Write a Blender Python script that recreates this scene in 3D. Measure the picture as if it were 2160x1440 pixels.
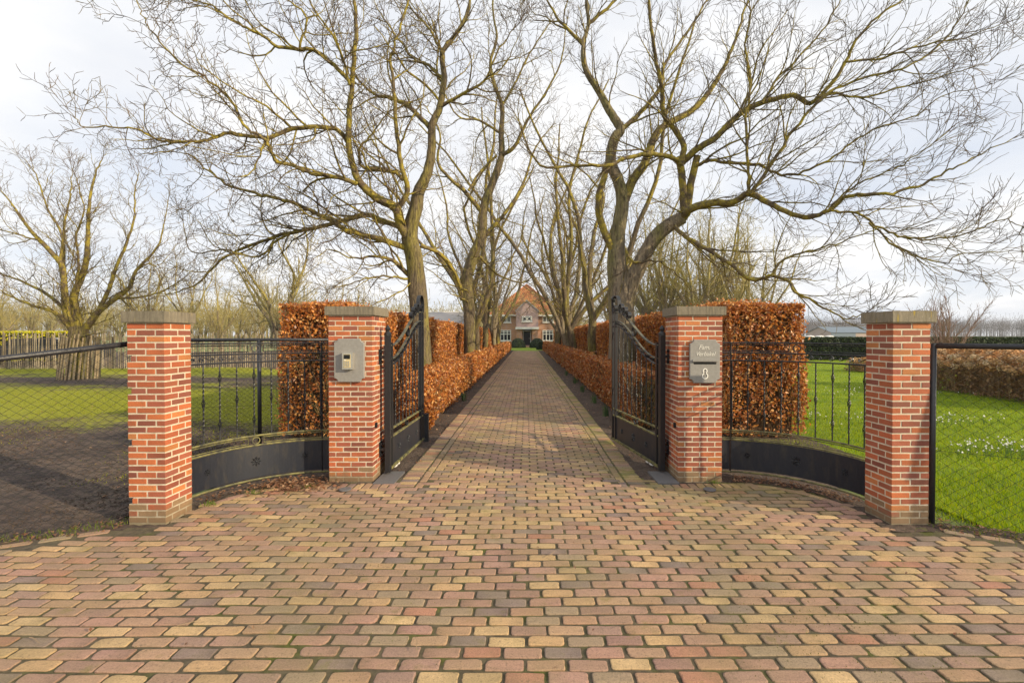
import bpy, bmesh, math, random
import numpy as np
from mathutils import Vector, Matrix, Euler
random.seed(7); RNG = np.random.default_rng(7)
C = bpy.context.scene.collection
PI = math.pi
for o in list(bpy.data.objects): bpy.data.objects.remove(o)

# ---------------------------------------------------------------- camera
CAMH = 1.6; F = 995.0
cam = bpy.data.objects.new('camera', bpy.data.cameras.new('camera')); C.objects.link(cam)
cam.data.sensor_width = 36; cam.data.lens = F/2160*36
cam.data.shift_x = -30/2160
cam.data.clip_end = 5000; cam.data.clip_start = .05
cam.location = (0, 0, CAMH); cam.rotation_euler = (math.radians(90-.69), 0, 0)
bpy.context.scene.camera = cam
# ---------------------------------------------------------------- light
SUN_AZ = math.radians(117); SUN_EL = math.radians(20.5)
sdir = Vector((math.sin(SUN_AZ)*math.cos(SUN_EL), math.cos(SUN_AZ)*math.cos(SUN_EL), math.sin(SUN_EL)))
sun = bpy.data.objects.new('sun', bpy.data.lights.new('sun', 'SUN')); C.objects.link(sun)
sun.data.energy = 5.0; sun.data.angle = math.radians(.6); sun.data.color = (1, .83, .58)
sun.rotation_euler = sdir.to_track_quat('Z', 'Y').to_euler()
w = bpy.data.worlds.new('World'); bpy.context.scene.world = w; w.use_nodes = True
nt = w.node_tree; N = nt.nodes; L = nt.links
bg = N['Background']; bg.inputs['Strength'].default_value = .1
sky = N.new('ShaderNodeTexSky'); sky.sky_type = 'NISHITA'; sky.sun_disc = False
sky.sun_elevation = SUN_EL; sky.sun_rotation = SUN_AZ; sky.ozone_density = 1.5
tc = N.new('ShaderNodeTexCoord'); sep = N.new('ShaderNodeSeparateXYZ'); L.new(tc.outputs['Generated'], sep.inputs[0])
zz = N.new('ShaderNodeMath'); zz.operation = 'MAXIMUM'; L.new(sep.outputs['Z'], zz.inputs[0]); zz.inputs[1].default_value = 0
za = N.new('ShaderNodeMath'); za.operation = 'ADD'; L.new(zz.outputs[0], za.inputs[0]); za.inputs[1].default_value = .16
def wdiv(s):
    d = N.new('ShaderNodeMath'); d.operation = 'DIVIDE'; L.new(sep.outputs[s], d.inputs[0]); L.new(za.outputs[0], d.inputs[1]); return d
cx, cy = wdiv('X'), wdiv('Y')
cmb = N.new('ShaderNodeCombineXYZ'); L.new(cx.outputs[0], cmb.inputs[0]); L.new(cy.outputs[0], cmb.inputs[1])
n1 = N.new('ShaderNodeTexNoise'); n1.inputs['Scale'].default_value = .8; n1.inputs['Detail'].default_value = 7; n1.inputs['Roughness'].default_value = .5
n1.inputs['Distortion'].default_value = .4
L.new(cmb.outputs[0], n1.inputs['Vector'])
r1 = N.new('ShaderNodeValToRGB'); r1.color_ramp.elements[0].position = .3; r1.color_ramp.elements[1].position = .56
L.new(n1.outputs['Fac'], r1.inputs[0])
n2 = N.new('ShaderNodeTexNoise'); n2.inputs['Scale'].default_value = 1.7; n2.inputs['Detail'].default_value = 6
L.new(cmb.outputs[0], n2.inputs['Vector'])
r2 = N.new('ShaderNodeValToRGB'); r2.color_ramp.elements[0].color = (8.3, 8.45, 8.8, 1); r2.color_ramp.elements[1].color = (9.8, 9.75, 9.7, 1)
r2.color_ramp.elements[0].position = .35; r2.color_ramp.elements[1].position = .6
L.new(n2.outputs['Fac'], r2.inputs[0])
thin = N.new('ShaderNodeMix'); thin.data_type = 'RGBA'; thin.inputs[0].default_value = .8
L.new(sky.outputs[0], thin.inputs[6]); thin.inputs[7].default_value = (7.9, 8.4, 9.4, 1)
mx = N.new('ShaderNodeMix'); mx.data_type = 'RGBA'
L.new(r1.outputs[0], mx.inputs[0]); L.new(thin.outputs[2], mx.inputs[6]); L.new(r2.outputs[0], mx.inputs[7])
L.new(mx.outputs[2], bg.inputs['Color'])
vs = bpy.context.scene.view_settings
vs.view_transform = 'Standard'; vs.look = 'None'; vs.exposure = .14; vs.gamma = 1; vs.use_curve_mapping = False

# ---------------------------------------------------------------- helpers
def P(px, py, Y): return Vector(((px-1110)/F*Y, Y, CAMH+(708-py)/F*Y))
def tag(o, label=None, cat=None, group=None, kind=None):
    if label: o['label'] = label
    if cat: o['category'] = cat
    if group: o['group'] = group
    if kind: o['kind'] = kind
    return o
def empty(name, loc=(0, 0, 0), rz=0):
    o = bpy.data.objects.new(name, None); C.objects.link(o); o.location = loc; o.rotation_euler = (0, 0, rz)
    o.empty_display_size = .1; return o
def link(name, me, parent=None, kind=None):
    o = bpy.data.objects.new(name, me); C.objects.link(o)
    if parent is not None: o.parent = parent
    if kind: o['kind'] = kind
    return o
def arr_mesh(name, V, Fc, m, col=None, smooth=False):
    """V (n,3), Fc (m,k) uniform polygons; col (n,3) per-vertex colour"""
    V = np.asarray(V, dtype=np.float32); Fc = np.asarray(Fc, dtype=np.int32)
    me = bpy.data.meshes.new(name); k = Fc.shape[1]
    me.vertices.add(len(V)); me.vertices.foreach_set('co', V.ravel())
    me.loops.add(Fc.size); me.loops.foreach_set('vertex_index', Fc.ravel())
    me.polygons.add(len(Fc)); me.polygons.foreach_set('loop_start', np.arange(0, Fc.size, k, dtype=np.int32))
    me.polygons.foreach_set('loop_total', np.full(len(Fc), k, dtype=np.int32))
    me.polygons.foreach_set('use_smooth', np.full(len(Fc), smooth, dtype=bool))
    me.update(calc_edges=True)
    if col is not None:
        a = me.color_attributes.new('Col', 'FLOAT_COLOR', 'POINT')
        c4 = np.ones((len(V), 4), dtype=np.float32); c4[:, :3] = col
        a.data.foreach_set('color', c4.ravel())
    if m: me.materials.append(m)
    return me
class MB:
    """collects simple shapes into one mesh"""
    def __init__(s): s.v = []; s.f = []; s.c = []
    def add(s, vs, fs, col=None):
        b = len(s.v); s.v += [tuple(x) for x in vs]; s.f += [tuple(i+b for i in f) for f in fs]
        s.c += [col or (1, 1, 1)]*len(vs)
    def box(s, x0, x1, y0, y1, z0, z1, M=None, col=None):
        vs = [Vector(p) for p in ((x0,y0,z0),(x1,y0,z0),(x1,y1,z0),(x0,y1,z0),(x0,y0,z1),(x1,y0,z1),(x1,y1,z1),(x0,y1,z1))]
        if M is not None: vs = [M @ p for p in vs]
        s.add(vs, [(0,3,2,1),(4,5,6,7),(0,1,5,4),(1,2,6,5),(2,3,7,6),(3,0,4,7)], col)
    def tube(s, pts, r, n=6, cap=True, col=None, twist=0):
        pts = [Vector(p) for p in pts]; m = len(pts)
        rs = r if hasattr(r, '__len__') else [r]*m
        vs = []; up = Vector((0, 0, 1))
        t0 = (pts[1]-pts[0]).normalized()
        a = t0.cross(up); a = a.normalized() if a.length > .05 else Vector((1, 0, 0))
        for i in range(m):
            t = (pts[min(i+1, m-1)]-pts[max(i-1, 0)]).normalized()
            a = (a - t*a.dot(t)); a = a.normalized() if a.length > 1e-6 else t.orthogonal().normalized()
            b = t.cross(a)
            for k in range(n):
                q = 2*PI*k/n+twist*i
                vs.append(pts[i]+(a*math.cos(q)+b*math.sin(q))*rs[i])
        fs = [(i*n+k, i*n+(k+1) % n, (i+1)*n+(k+1) % n, (i+1)*n+k) for i in range(m-1) for k in range(n)]
        if cap: fs += [tuple(range(n-1, -1, -1)), tuple(range((m-1)*n, m*n))]
        s.add(vs, fs, col)
    def ribbon(s, pts, nrm, w, t):
        """flat bar: swept rectangle, width w along nrm, thickness t in plane"""
        pts = [Vector(p) for p in pts]; m = len(pts); nrm = Vector(nrm).normalized(); vs = []
        for i in range(m):
            tg = (pts[min(i+1, m-1)]-pts[max(i-1, 0)]).normalized(); b = tg.cross(nrm).normalized()
            for u, v in ((-1, -1), (1, -1), (1, 1), (-1, 1)): vs.append(pts[i]+nrm*(u*w/2)+b*(v*t/2))
        fs = [(i*4+k, i*4+(k+1) % 4, (i+1)*4+(k+1) % 4, (i+1)*4+k) for i in range(m-1) for k in range(4)]
        fs += [(3, 2, 1, 0), tuple(range((m-1)*4, m*4))]
        s.add(vs, fs)
    def lathe(s, c, prof, n=10, sx=1, sy=1):
        c = Vector(c); vs = []
        for r, z in prof:
            for k in range(n): q = 2*PI*k/n; vs.append(c+Vector((r*math.cos(q)*sx, r*math.sin(q)*sy, z)))
        m = len(prof)
        fs = [(i*n+k, i*n+(k+1) % n, (i+1)*n+(k+1) % n, (i+1)*n+k) for i in range(m-1) for k in range(n)]
        fs += [tuple(range(n-1, -1, -1)), tuple(range((m-1)*n, m*n))]
        s.add(vs, fs)
    def extrude(s, outline, y0, y1):
        """outline of (x,z) extruded from y0 to y1"""
        n = len(outline)
        vs = [Vector((x, y0, z)) for x, z in outline]+[Vector((x, y1, z)) for x, z in outline]
        s.add(vs, [tuple(range(n)), tuple(range(2*n-1, n-1, -1))]+[(i, n+i, n+(i+1) % n, (i+1) % n) for i in range(n)])
    def mesh(s, name, m, smooth=False, col=False):
        me = bpy.data.meshes.new(name); me.from_pydata(s.v, [], s.f)
        if smooth: me.polygons.foreach_set('use_smooth', [True]*len(me.polygons))
        if col:
            a = me.color_attributes.new('Col', 'FLOAT_COLOR', 'POINT')
            c4 = np.ones((len(s.v), 4), dtype=np.float32); c4[:, :3] = np.array(s.c); a.data.foreach_set('color', c4.ravel())
        me.materials.append(m); me.update(); return me
    def build(s, name, m, parent=None, smooth=False, kind=None, col=False):
        return link(name, s.mesh(name, m, smooth, col), parent, kind)

# ---------------------------------------------------------------- materials
def mat(name, base=(.5, .5, .5), rough=.7, metal=0, col2=None, nscale=8, var=.0, bump=0, bscale=60, attr=False,
        spots=None, transl=0, spec=.5, coord='Object', ramp=(.4, .65), detail=6, bdist=.01, stretch=None):
    m = bpy.data.materials.new(name); m.use_nodes = True; t = m.node_tree; n = t.nodes; l = t.links
    b = n['Principled BSDF']; b.inputs['Roughness'].default_value = rough; b.inputs['Metallic'].default_value = metal
    b.inputs['Specular IOR Level'].default_value = spec
    tcn = n.new('ShaderNodeTexCoord'); vec = tcn.outputs['Object' if coord == 'World' else coord]
    if coord == 'World' or attr == 'world': vec = n.new('ShaderNodeNewGeometry').outputs['Position']
    if stretch:
        mp = n.new('ShaderNodeMapping'); mp.inputs['Scale'].default_value = stretch; l.new(vec, mp.inputs[0]); vec = mp.outputs[0]
    if attr and attr != 'world':
        a = n.new('ShaderNodeAttribute'); a.attribute_name = 'Col'; col = a.outputs['Color']
    else:
        rgb = n.new('ShaderNodeRGB'); rgb.outputs[0].default_value = (*base, 1); col = rgb.outputs[0]
    def noise(scale, det=detail):
        x = n.new('ShaderNodeTexNoise'); x.inputs['Scale'].default_value = scale; x.inputs['Detail'].default_value = det
        x.inputs['Roughness'].default_value = .6; l.new(vec, x.inputs['Vector']); return x.outputs['Fac']
    def rampf(f, lo, hi):
        r = n.new('ShaderNodeMapRange'); r.inputs[1].default_value = lo; r.inputs[2].default_value = hi; l.new(f, r.inputs[0]); return r.outputs[0]
    def mix(f, a_, b_, mode='MIX'):
        x = n.new('ShaderNodeMix'); x.data_type = 'RGBA'; x.blend_type = mode
        if isinstance(f, (int, float)): x.inputs[0].default_value = f
        else: l.new(f, x.inputs[0])
        if isinstance(a_, tuple): x.inputs[6].default_value = (*a_, 1)
        else: l.new(a_, x.inputs[6])
        if isinstance(b_, tuple): x.inputs[7].default_value = (*b_, 1)
        else: l.new(b_, x.inputs[7])
        return x.outputs[2]
    if col2: col = mix(rampf(noise(nscale), *ramp), col, col2)
    if spots:
        for (sc, c, lo, hi) in spots: col = mix(rampf(noise(sc), lo, hi), col, c)
    if var:
        f = rampf(noise(nscale*6), .3, .7); g = n.new('ShaderNodeMapRange'); l.new(f, g.inputs[0]); g.inputs[3].default_value = 1-var; g.inputs[4].default_value = 1+var
        cc = n.new('ShaderNodeCombineColor'); [l.new(g.outputs[0], cc.inputs[i]) for i in range(3)]
        col = mix(1., col, cc.outputs[0], 'MULTIPLY')
    l.new(col, b.inputs['Base Color'])
    if bump:
        bp = n.new('ShaderNodeBump'); bp.inputs['Strength'].default_value = bump; bp.inputs['Distance'].default_value = bdist
        l.new(noise(bscale, 5), bp.inputs['Height']); l.new(bp.outputs[0], b.inputs['Normal'])
    if transl:
        tr = n.new('ShaderNodeBsdfTranslucent'); l.new(col, tr.inputs[0]); ms = n.new('ShaderNodeMixShader'); ms.inputs[0].default_value = transl
        l.new(b.outputs[0], ms.inputs[1]); l.new(tr.outputs[0], ms.inputs[2]); l.new(ms.outputs[0], n['Material Output'].inputs[0])
    return m
M_brick = mat('pillar_brick', attr=True, rough=.8, var=.16, nscale=14, bump=.6, bscale=160, bdist=.004, spots=[(30, (.20, .085, .055), .58, .8)])
M_mortar = mat('lime_mortar', (.62, .54, .41), rough=.95, var=.15, nscale=20, bump=.6, bscale=180, bdist=.003, col2=(.38, .31, .21), ramp=(.45, .8))
M_cap = mat('cast_stone_cap', (.25, .215, .155), rough=.9, col2=(.14, .12, .085), nscale=5, var=.2, bump=.5, bscale=90, stretch=(9, 9, 1.2), ramp=(.35, .7),
            spots=[(9, (.36, .27, .08), .62, .72)])
M_cap_lichen = mat('lichen_stone_cap', (.28, .24, .17), rough=.9, col2=(.15, .13, .09), nscale=5, var=.2, bump=.5, bscale=90, stretch=(7, 7, 1.2), ramp=(.35, .7),
            spots=[(5, (.38, .28, .05), .56, .68), (26, (.42, .40, .33), .64, .7)])
M_plate = mat('bluestone_plate', (.25, .24, .22), rough=.75, var=.08, nscale=30, bump=.2, bscale=260, bdist=.002, col2=(.29, .28, .26), ramp=(.4, .7))
M_letter = mat('pale_engraving', (.62, .60, .54), rough=.8)
M_white = mat('white_paint', (.78, .76, .70), rough=.6)
M_slot = mat('dark_opening', (.006, .006, .007), rough=.8)
M_steel = mat('brushed_steel', (.55, .52, .46), rough=.35, metal=.7)
M_brass = mat('beige_keypad', (.60, .50, .27), rough=.45)
M_screen = mat('black_glass', (.01, .01, .012), rough=.15)
M_iron = mat('black_painted_iron', (.018, .019, .022), rough=.42, bump=.15, bscale=150, bdist=.002, var=.2, nscale=6)
M_sheet = mat('dark_steel_sheet', (.015, .018, .027), rough=.45, var=.2, nscale=5, col2=(.045, .040, .034), ramp=(.5, .8), stretch=(3, 3, 1))
M_algae = mat('algae_covered_iron', (.05, .05, .035), rough=.7, col2=(.22, .20, .07), nscale=14, ramp=(.35, .6), bump=.3, bscale=90)
M_paver = mat('clay_paver', attr=True, rough=.85, var=.22, nscale=22, bump=.8, bscale=150, bdist=.006, coord='World',
              spots=[(60, (.13, .09, .06), .56, .78), (140, (.10, .08, .055), .60, .75), (.9, (.22, .17, .085), .46, .80), (5, (.19, .155, .04), .60, .80)])
M_joint = mat('sandy_joint', (.12, .095, .062), rough=1, col2=(.10, .11, .018), nscale=3.5, ramp=(.5, .66), var=.45, bump=1, bscale=160, attr='world', bdist=.02)
M_soil = mat('dark_soil', (.075, .050, .036), rough=1, col2=(.12, .085, .062), nscale=3, var=.4, bump=1, bscale=25, bdist=.05, attr='world',
             spots=[(34, (.15, .09, .05), .66, .7)])
M_yard = mat('mossy_yard', (.080, .054, .043), rough=1, col2=(.15, .105, .075), nscale=1.3, var=.55, bump=1, bscale=38, bdist=.05, attr='world',
             spots=[(16, (.035, .024, .020), .5, .62), (42, (.17, .12, .085), .64, .70)])
M_bark = mat('mossy_bark', (.145, .11, .065), rough=.95, col2=(.26, .22, .045), nscale=2.6, ramp=(.45, .62), var=.35, bump=1, bscale=30, bdist=.07, stretch=(1, 1, .22), spots=[(24, (.06, .043, .03), .52, .66)])
M_bark2 = mat('grey_bark', (.24, .19, .125), rough=.95, col2=(.22, .205, .055), nscale=2.2, ramp=(.45, .7), var=.35, bump=1, bscale=28, bdist=.07, stretch=(1, 1, .2), spots=[(22, (.075, .055, .04), .52, .66)])
M_branch = mat('lichen_branch', (.115, .085, .05), rough=.95, col2=(.30, .24, .035), nscale=5, ramp=(.42, .6), var=.4, attr='world')
M_twig = mat('brown_twig', (.095, .062, .040), rough=.8, col2=(.19, .15, .045), nscale=1.6, ramp=(.45, .7), var=.25, attr='world')
M_twig_far = mat('olive_twig', (.27, .215, .09), rough=.9, col2=(.32, .27, .08), nscale=.5, ramp=(.4, .6), var=.2, attr='world')
M_twig_mauve = mat('mauve_twig', (.075, .068, .068), rough=.9, col2=(.11, .095, .085), nscale=.05, ramp=(.4, .6), var=.2, attr='world')
M_leaf = mat('russet_beech_leaf', attr=True, rough=.42, transl=.38, spec=.6)
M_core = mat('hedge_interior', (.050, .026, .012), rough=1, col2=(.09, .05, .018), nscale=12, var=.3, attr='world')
M_grass = mat('grass_blade', attr=True, rough=.7, transl=.40, spec=.12)
M_lawn = mat('lawn_turf', (.14, .22, .002), rough=1, col2=(.25, .33, .003), nscale=.9, var=.3, bump=.8, bscale=45, bdist=.05, attr='world')
M_field = mat('far_field', (.16, .20, .06), rough=1, col2=(.20, .19, .08), nscale=.03, var=.12, attr='world', ramp=(.45, .6))
M_yew = mat('yew_foliage', attr=True, rough=.6, transl=.1)
M_pale = mat('weathered_pale', attr=True, rough=.9, var=.25, nscale=5)
M_tile = mat('clay_roof_tile', attr=True, rough=.8, var=.1, nscale=8)
M_roofbase = mat('roof_underlay', (.16, .07, .035), rough=.9)
M_hbrick = mat('house_brick', (.46, .245, .13), rough=.9, var=.2, nscale=3, col2=(.42, .27, .22), bump=.4, bscale=40)
M_hmauve = mat('mauve_brick_face', (.44, .30, .26), rough=.9, var=.2, nscale=3, col2=(.37, .27, .27))
M_glass = mat('dark_window_glass', (.02, .022, .026), rough=.08)
M_door = mat('black_door', (.012, .013, .018), rough=.4)
M_algae_thin = mat('lightly_weathered_iron', (.045, .045, .040), rough=.6, col2=(.15, .14, .085), nscale=12, ramp=(.4, .65))
M_slate = mat('slate_slab', (.13, .125, .125), rough=.7, var=.15, nscale=8, bump=.3, bscale=30)
M_barnroof = mat('grey_sheet_roof', (.27, .26, .26), rough=.7, var=.1, nscale=2)
M_blueroof = mat('bluegrey_roof', (.14, .18, .22), rough=.7)
M_pinkwall = mat('pale_brick_wall', (.42, .33, .28), rough=.9)
M_car = mat('dark_car_paint', (.03, .03, .035), rough=.3)
M_rubber = mat('black_rubber', (.012, .012, .012), rough=.9)
M_mesh = mat('green_black_wire', (.010, .012, .009), rough=.7)
M_pipe = mat('black_coated_pipe', (.022, .022, .026), rough=.4, var=.3, nscale=8, bump=.3, bscale=60)
M_stick = mat('dry_stick', (.30, .21, .12), rough=.9)
M_box = mat('boxwood_foliage', attr=True, rough=.6)

def structure(o): o['kind'] = 'structure'; return o
def sheet(name, pts, z, m):
    me = bpy.data.meshes.new(name); me.from_pydata([(x, y, z) for x, y in pts], [], [tuple(range(len(pts)))]); me.materials.append(m)
    o = link(name, me); o['kind'] = 'structure'; return o

def base_dirt(m, col, h):
    t = m.node_tree; n = t.nodes; l = t.links; b = n['Principled BSDF']; src = b.inputs['Base Color'].links[0].from_socket
    g = n.new('ShaderNodeNewGeometry'); s_ = n.new('ShaderNodeSeparateXYZ'); l.new(g.outputs['Position'], s_.inputs[0]); nz = n.new('ShaderNodeTexNoise'); nz.inputs['Scale'].default_value = 9; l.new(g.outputs['Position'], nz.inputs['Vector'])
    a = n.new('ShaderNodeMath'); a.operation = 'MULTIPLY_ADD'; l.new(nz.outputs['Fac'], a.inputs[0]); a.inputs[1].default_value = .30; l.new(s_.outputs['Z'], a.inputs[2])
    r = n.new('ShaderNodeMapRange'); r.inputs[1].default_value = h+.15; r.inputs[2].default_value = .15; r.inputs[3].default_value = 0; r.inputs[4].default_value = .9; l.new(a.outputs[0], r.inputs[0])
    x = n.new('ShaderNodeMix'); x.data_type = 'RGBA'; l.new(r.outputs[0], x.inputs[0]); l.new(src, x.inputs[6]); x.inputs[7].default_value = (*col, 1); l.new(x.outputs[2], b.inputs['Base Color'])
def side_moss(m):
    """green algae film on the shaded right edge of the drive and in damp patches"""
    t = m.node_tree; n = t.nodes; l = t.links; b = n['Principled BSDF']; src = b.inputs['Base Color'].links[0].from_socket
    g = n.new('ShaderNodeNewGeometry'); s_ = n.new('ShaderNodeSeparateXYZ'); l.new(g.outputs['Position'], s_.inputs[0])
    nz = n.new('ShaderNodeTexNoise'); nz.inputs['Scale'].default_value = 1.6; nz.inputs['Detail'].default_value = 8; nz.inputs['Roughness'].default_value = .7; l.new(g.outputs['Position'], nz.inputs['Vector'])
    def mr(src_, a, c, d=0, e=1):
        r = n.new('ShaderNodeMapRange'); r.inputs[1].default_value = a; r.inputs[2].default_value = c; r.inputs[3].default_value = d; r.inputs[4].default_value = e; l.new(src_, r.inputs[0]); return r.outputs[0]
    def op(o, a, c):
        x = n.new('ShaderNodeMath'); x.operation = o; x.use_clamp = True
        for i, v in enumerate((a, c)):
            if isinstance(v, (int, float)): x.inputs[i].default_value = v
            else: l.new(v, x.inputs[i])
        return x.outputs[0]
    edge = op('MULTIPLY', mr(s_.outputs['X'], .75, 1.15), mr(s_.outputs['Y'], 4.2, 5.6)); f = op('MULTIPLY', mr(nz.outputs['Fac'], .42, .60), op('ADD', op('MULTIPLY', edge, .75), .14))
    f = op('ADD', f, mr(nz.outputs['Fac'], .62, .75, 0, .6))
    x = n.new('ShaderNodeMix'); x.data_type = 'RGBA'; l.new(f, x.inputs[0]); l.new(src, x.inputs[6]); x.inputs[7].default_value = (.20, .19, .035, 1); l.new(x.outputs[2], b.inputs['Base Color'])
side_moss(M_paver); side_moss(M_joint)
base_dirt(M_mortar, (.20, .16, .09), .20); base_dirt(M_brick, (.20, .13, .07), .16)
# ---------------------------------------------------------------- ground
me = bpy.data.meshes.new('ground'); me.from_pydata([(-3000, -60, -.05), (3000, -60, -.05), (3000, 3500, -.05), (-3000, 3500, -.05)], [], [(0, 1, 2, 3)])
me.materials.append(M_field); structure(link('ground', me))

def fmath(n, l, op, a, b):
    x = n.new('ShaderNodeMath'); x.operation = op
    for i, v in enumerate((a, b)):
        if isinstance(v, (int, float)): x.inputs[i].default_value = v
        else: l.new(v, x.inputs[i])
    return x.outputs[0]
def moss_bands(m):
    """grass / moss that survives in two worn bands of the yard, bare soil elsewhere"""
    t = m.node_tree; n = t.nodes; l = t.links
    b = n['Principled BSDF']; src = b.inputs['Base Color'].links[0].from_socket
    g = n.new('ShaderNodeNewGeometry'); s = n.new('ShaderNodeSeparateXYZ'); l.new(g.outputs['Position'], s.inputs[0])
    nz = n.new('ShaderNodeTexNoise'); nz.inputs['Scale'].default_value = .35; nz.inputs['Detail'].default_value = 8; nz.inputs['Roughness'].default_value = .65
    l.new(g.outputs['Position'], nz.inputs['Vector'])
    nf = n.new('ShaderNodeTexNoise'); nf.inputs['Scale'].default_value = 9; nf.inputs['Detail'].default_value = 6; l.new(g.outputs['Position'], nf.inputs['Vector'])
    y = fmath(n, l, 'ADD', s.outputs['Y'], fmath(n, l, 'MULTIPLY', fmath(n, l, 'SUBTRACT', nz.outputs['Fac'], .5), 9.))
    def band(c, wd, k):
        d = fmath(n, l, 'ABSOLUTE', fmath(n, l, 'SUBTRACT', y, c), 0); return fmath(n, l, 'MULTIPLY', fmath(n, l, 'SUBTRACT', wd, d), k)
    f = fmath(n, l, 'MAXIMUM', band(11.9, 3.8, .6), band(21.5, 3.0, .8))
    f = fmath(n, l, 'ADD', f, fmath(n, l, 'MULTIPLY', fmath(n, l, 'SUBTRACT', nf.outputs['Fac'], .50), 2.4))
    cl = n.new('ShaderNodeClamp'); l.new(f, cl.inputs[0])
    mxx = n.new('ShaderNodeMix'); mxx.data_type = 'RGBA'; l.new(cl.outputs[0], mxx.inputs[0]); l.new(src, mxx.inputs[6])
    c2 = n.new('ShaderNodeMix'); c2.data_type = 'RGBA'; l.new(nf.outputs['Fac'], c2.inputs[0]); c2.inputs[6].default_value = (.20, .22, .003, 1); c2.inputs[7].default_value = (.36, .36, .005, 1)
    l.new(c2.outputs[2], mxx.inputs[7]); l.new(mxx.outputs[2], b.inputs['Base Color'])
moss_bands(M_yard)
M_yfar = M_yard
# yard: gently uneven grid
def grid_sheet(name, x0, x1, y0, y1, nx, ny, amp, z, m, keep=None):
    xs = np.linspace(x0, x1, nx); ys = np.linspace(y0, y1, ny); X, Y = np.meshgrid(xs, ys)
    Z = z+amp*(np.sin(X*1.7+Y*.9)*.5+np.sin(X*4.1-Y*3.3)*.3+RNG.normal(0, .35, X.shape))
    V = np.stack([X, Y, Z], -1).reshape(-1, 3); idx = np.arange(nx*ny).reshape(ny, nx)
    Q = np.stack([idx[:-1, :-1], idx[:-1, 1:], idx[1:, 1:], idx[1:, :-1]], -1).reshape(-1, 4)
    if keep is not None: Q = Q[keep(V[Q].mean(1))]
    o = link(name, arr_mesh(name, V, Q, m, smooth=True)); o['kind'] = 'structure'; return o
grid_sheet('yard', -60, -3.6, 1, 48, 240, 200, .008, -.022, M_yard)
grid_sheet('lawn', 3.9, 70, 1, 33, 240, 160, .006, -.020, M_lawn)
sheet('front_lawn', [(-12, 50.5), (12, 50.5), (12, 75), (-12, 75)], -.012, M_lawn)
# planting bed strips under the low hedges
for nm, a, b in (('hedge_bed', -3.9, -1.36), ('hedge_bed', 1.27, 4.4)):
    grid_sheet(nm, a, b, 5.05, 52, 40, 500, .010, -.006, M_soil)
for s in (-1, 1):   # soil strip between the curved panel and the paving and below the wire fence
    pass
# ---------------------------------------------------------------- paving
PAV = [((.35, .195, .150), 28), ((.54, .355, .165), 24), ((.31, .18, .145), 14), ((.46, .28, .165), 24), ((.22, .16, .15), 7), ((.36, .145, .09), 2), ((.35, .255, .16), 9)]
def pick(tbl):
    t = random.uniform(0, sum(x[1] for x in tbl)); mean = (.365, .238, .158) if tbl is PAV else None
    for c, wt in tbl:
        t -= wt
        if t <= 0: break
    if mean: c = tuple(v*.74+u*.26 for v, u in zip(c, mean))
    k = random.uniform(.88, 1.12); return tuple(min(.9, v*k*random.uniform(.96, 1.04)) for v in c)
LB, WB = .193, .078
def paver_arrays(detail=True):
    """one worn clay paver, top at z=0, centred"""
    vs = []; fs = []
    hx, hy = LB/2*random.uniform(.975, 1.01), WB/2*random.uniform(.96, 1.02)
    cr = [random.uniform(.006, .017) if random.random() > .09 else random.uniform(.022, .034) for _ in range(4)]
    ring = []
    for i, (sx, sy) in enumerate(((1, 1), (-1, 1), (-1, -1), (1, -1))):
        r = cr[i]; q0 = i*PI/2
        for k in range(3 if detail else 1):
            q = q0+(k/2*PI/2 if detail else PI/4)
            ring.append((sx*(hx-r)+r*math.cos(q), sy*(hy-r)+r*math.sin(q)))
        if detail:   # wobble point on the edge that follows
            nx, ny = ((-1, 1), (-1, -1), (1, -1), (1, 1))[i]
            ex, ey = ((0, hy), (-hx, 0), (0, -hy), (hx, 0))[i]
            ring.append((ex+random.uniform(-.02, .02)*(i % 2 == 0)+random.uniform(-.0035, .0015)*(1 if i == 3 else -1)*(i % 2), ey+random.uniform(-.0035, .0015)*(1 if i == 0 else -1)*(i % 2 == 0)))
    n = len(ring); crown = random.uniform(.0, .0018)
    for (k, z) in ((.0, 0), (.0065, -.0), (0, -.005), (0, -.035)):
        pass
    def scaled(d, z): return [(x-math.copysign(min(d, abs(x)), x), y-math.copysign(min(d, abs(y)), y), z+random.uniform(-.0006, .0006)) for x, y in ring]
    vs += scaled(.0058, 0) + scaled(.0010, -.0030) + scaled(0, -.03)
    vs.append((0, 0, crown)); c = len(vs)-1
    for i in range(n):
        j = (i+1) % n
        fs.append((i, j, c)); 
        for rr in (0, 1): fs.append((rr*n+i, (rr+1)*n+i, (rr+1)*n+j)); fs.append((rr*n+i, (rr+1)*n+j, rr*n+j))
    return np.array(vs), np.array(fs)
def verge_keep(c):
    ax = np.abs(c[:, 0]); lo = np.array([arc_edge(v) for v in ax])-.06; lo = np.where(ax > 3.44, lo-.10, lo)
    return (ax > 2.0) & (c[:, 1] > lo) & (c[:, 1] < np.where(ax < 3.3, 5.9, 4.22-.60*(ax-3.3)+.07*np.sin(c[:, 0]*5)))
NV = 28
pav_var = []
for i in range(NV):
    V, T = paver_arrays(True); V2, T2 = paver_arrays(False); c = pick(PAV)
    col = np.tile(np.array(c), (len(V), 1)); sh = RNG.uniform(.9, 1.08, (len(V), 1)); col = col*sh
    edge = np.abs(V[:, 2]+.0) > .02; col[edge] *= .6
    if random.random() < .25:   # darker fired end
        col[V[:, 0] > .04] *= random.uniform(.75, .9)
    col2 = np.tile(np.array(c), (len(V2), 1))
    pav_var.append((V, T, col, V2, T2, col2, arr_mesh('brick', V, T, M_paver, col)))
def und(x, y): return .006*math.sin(x*1.3+1)*math.sin(y*1.9)+.004*math.sin(x*3.1+y*2.3)
slots = []   # (x, y, angle, lenscale)
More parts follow.
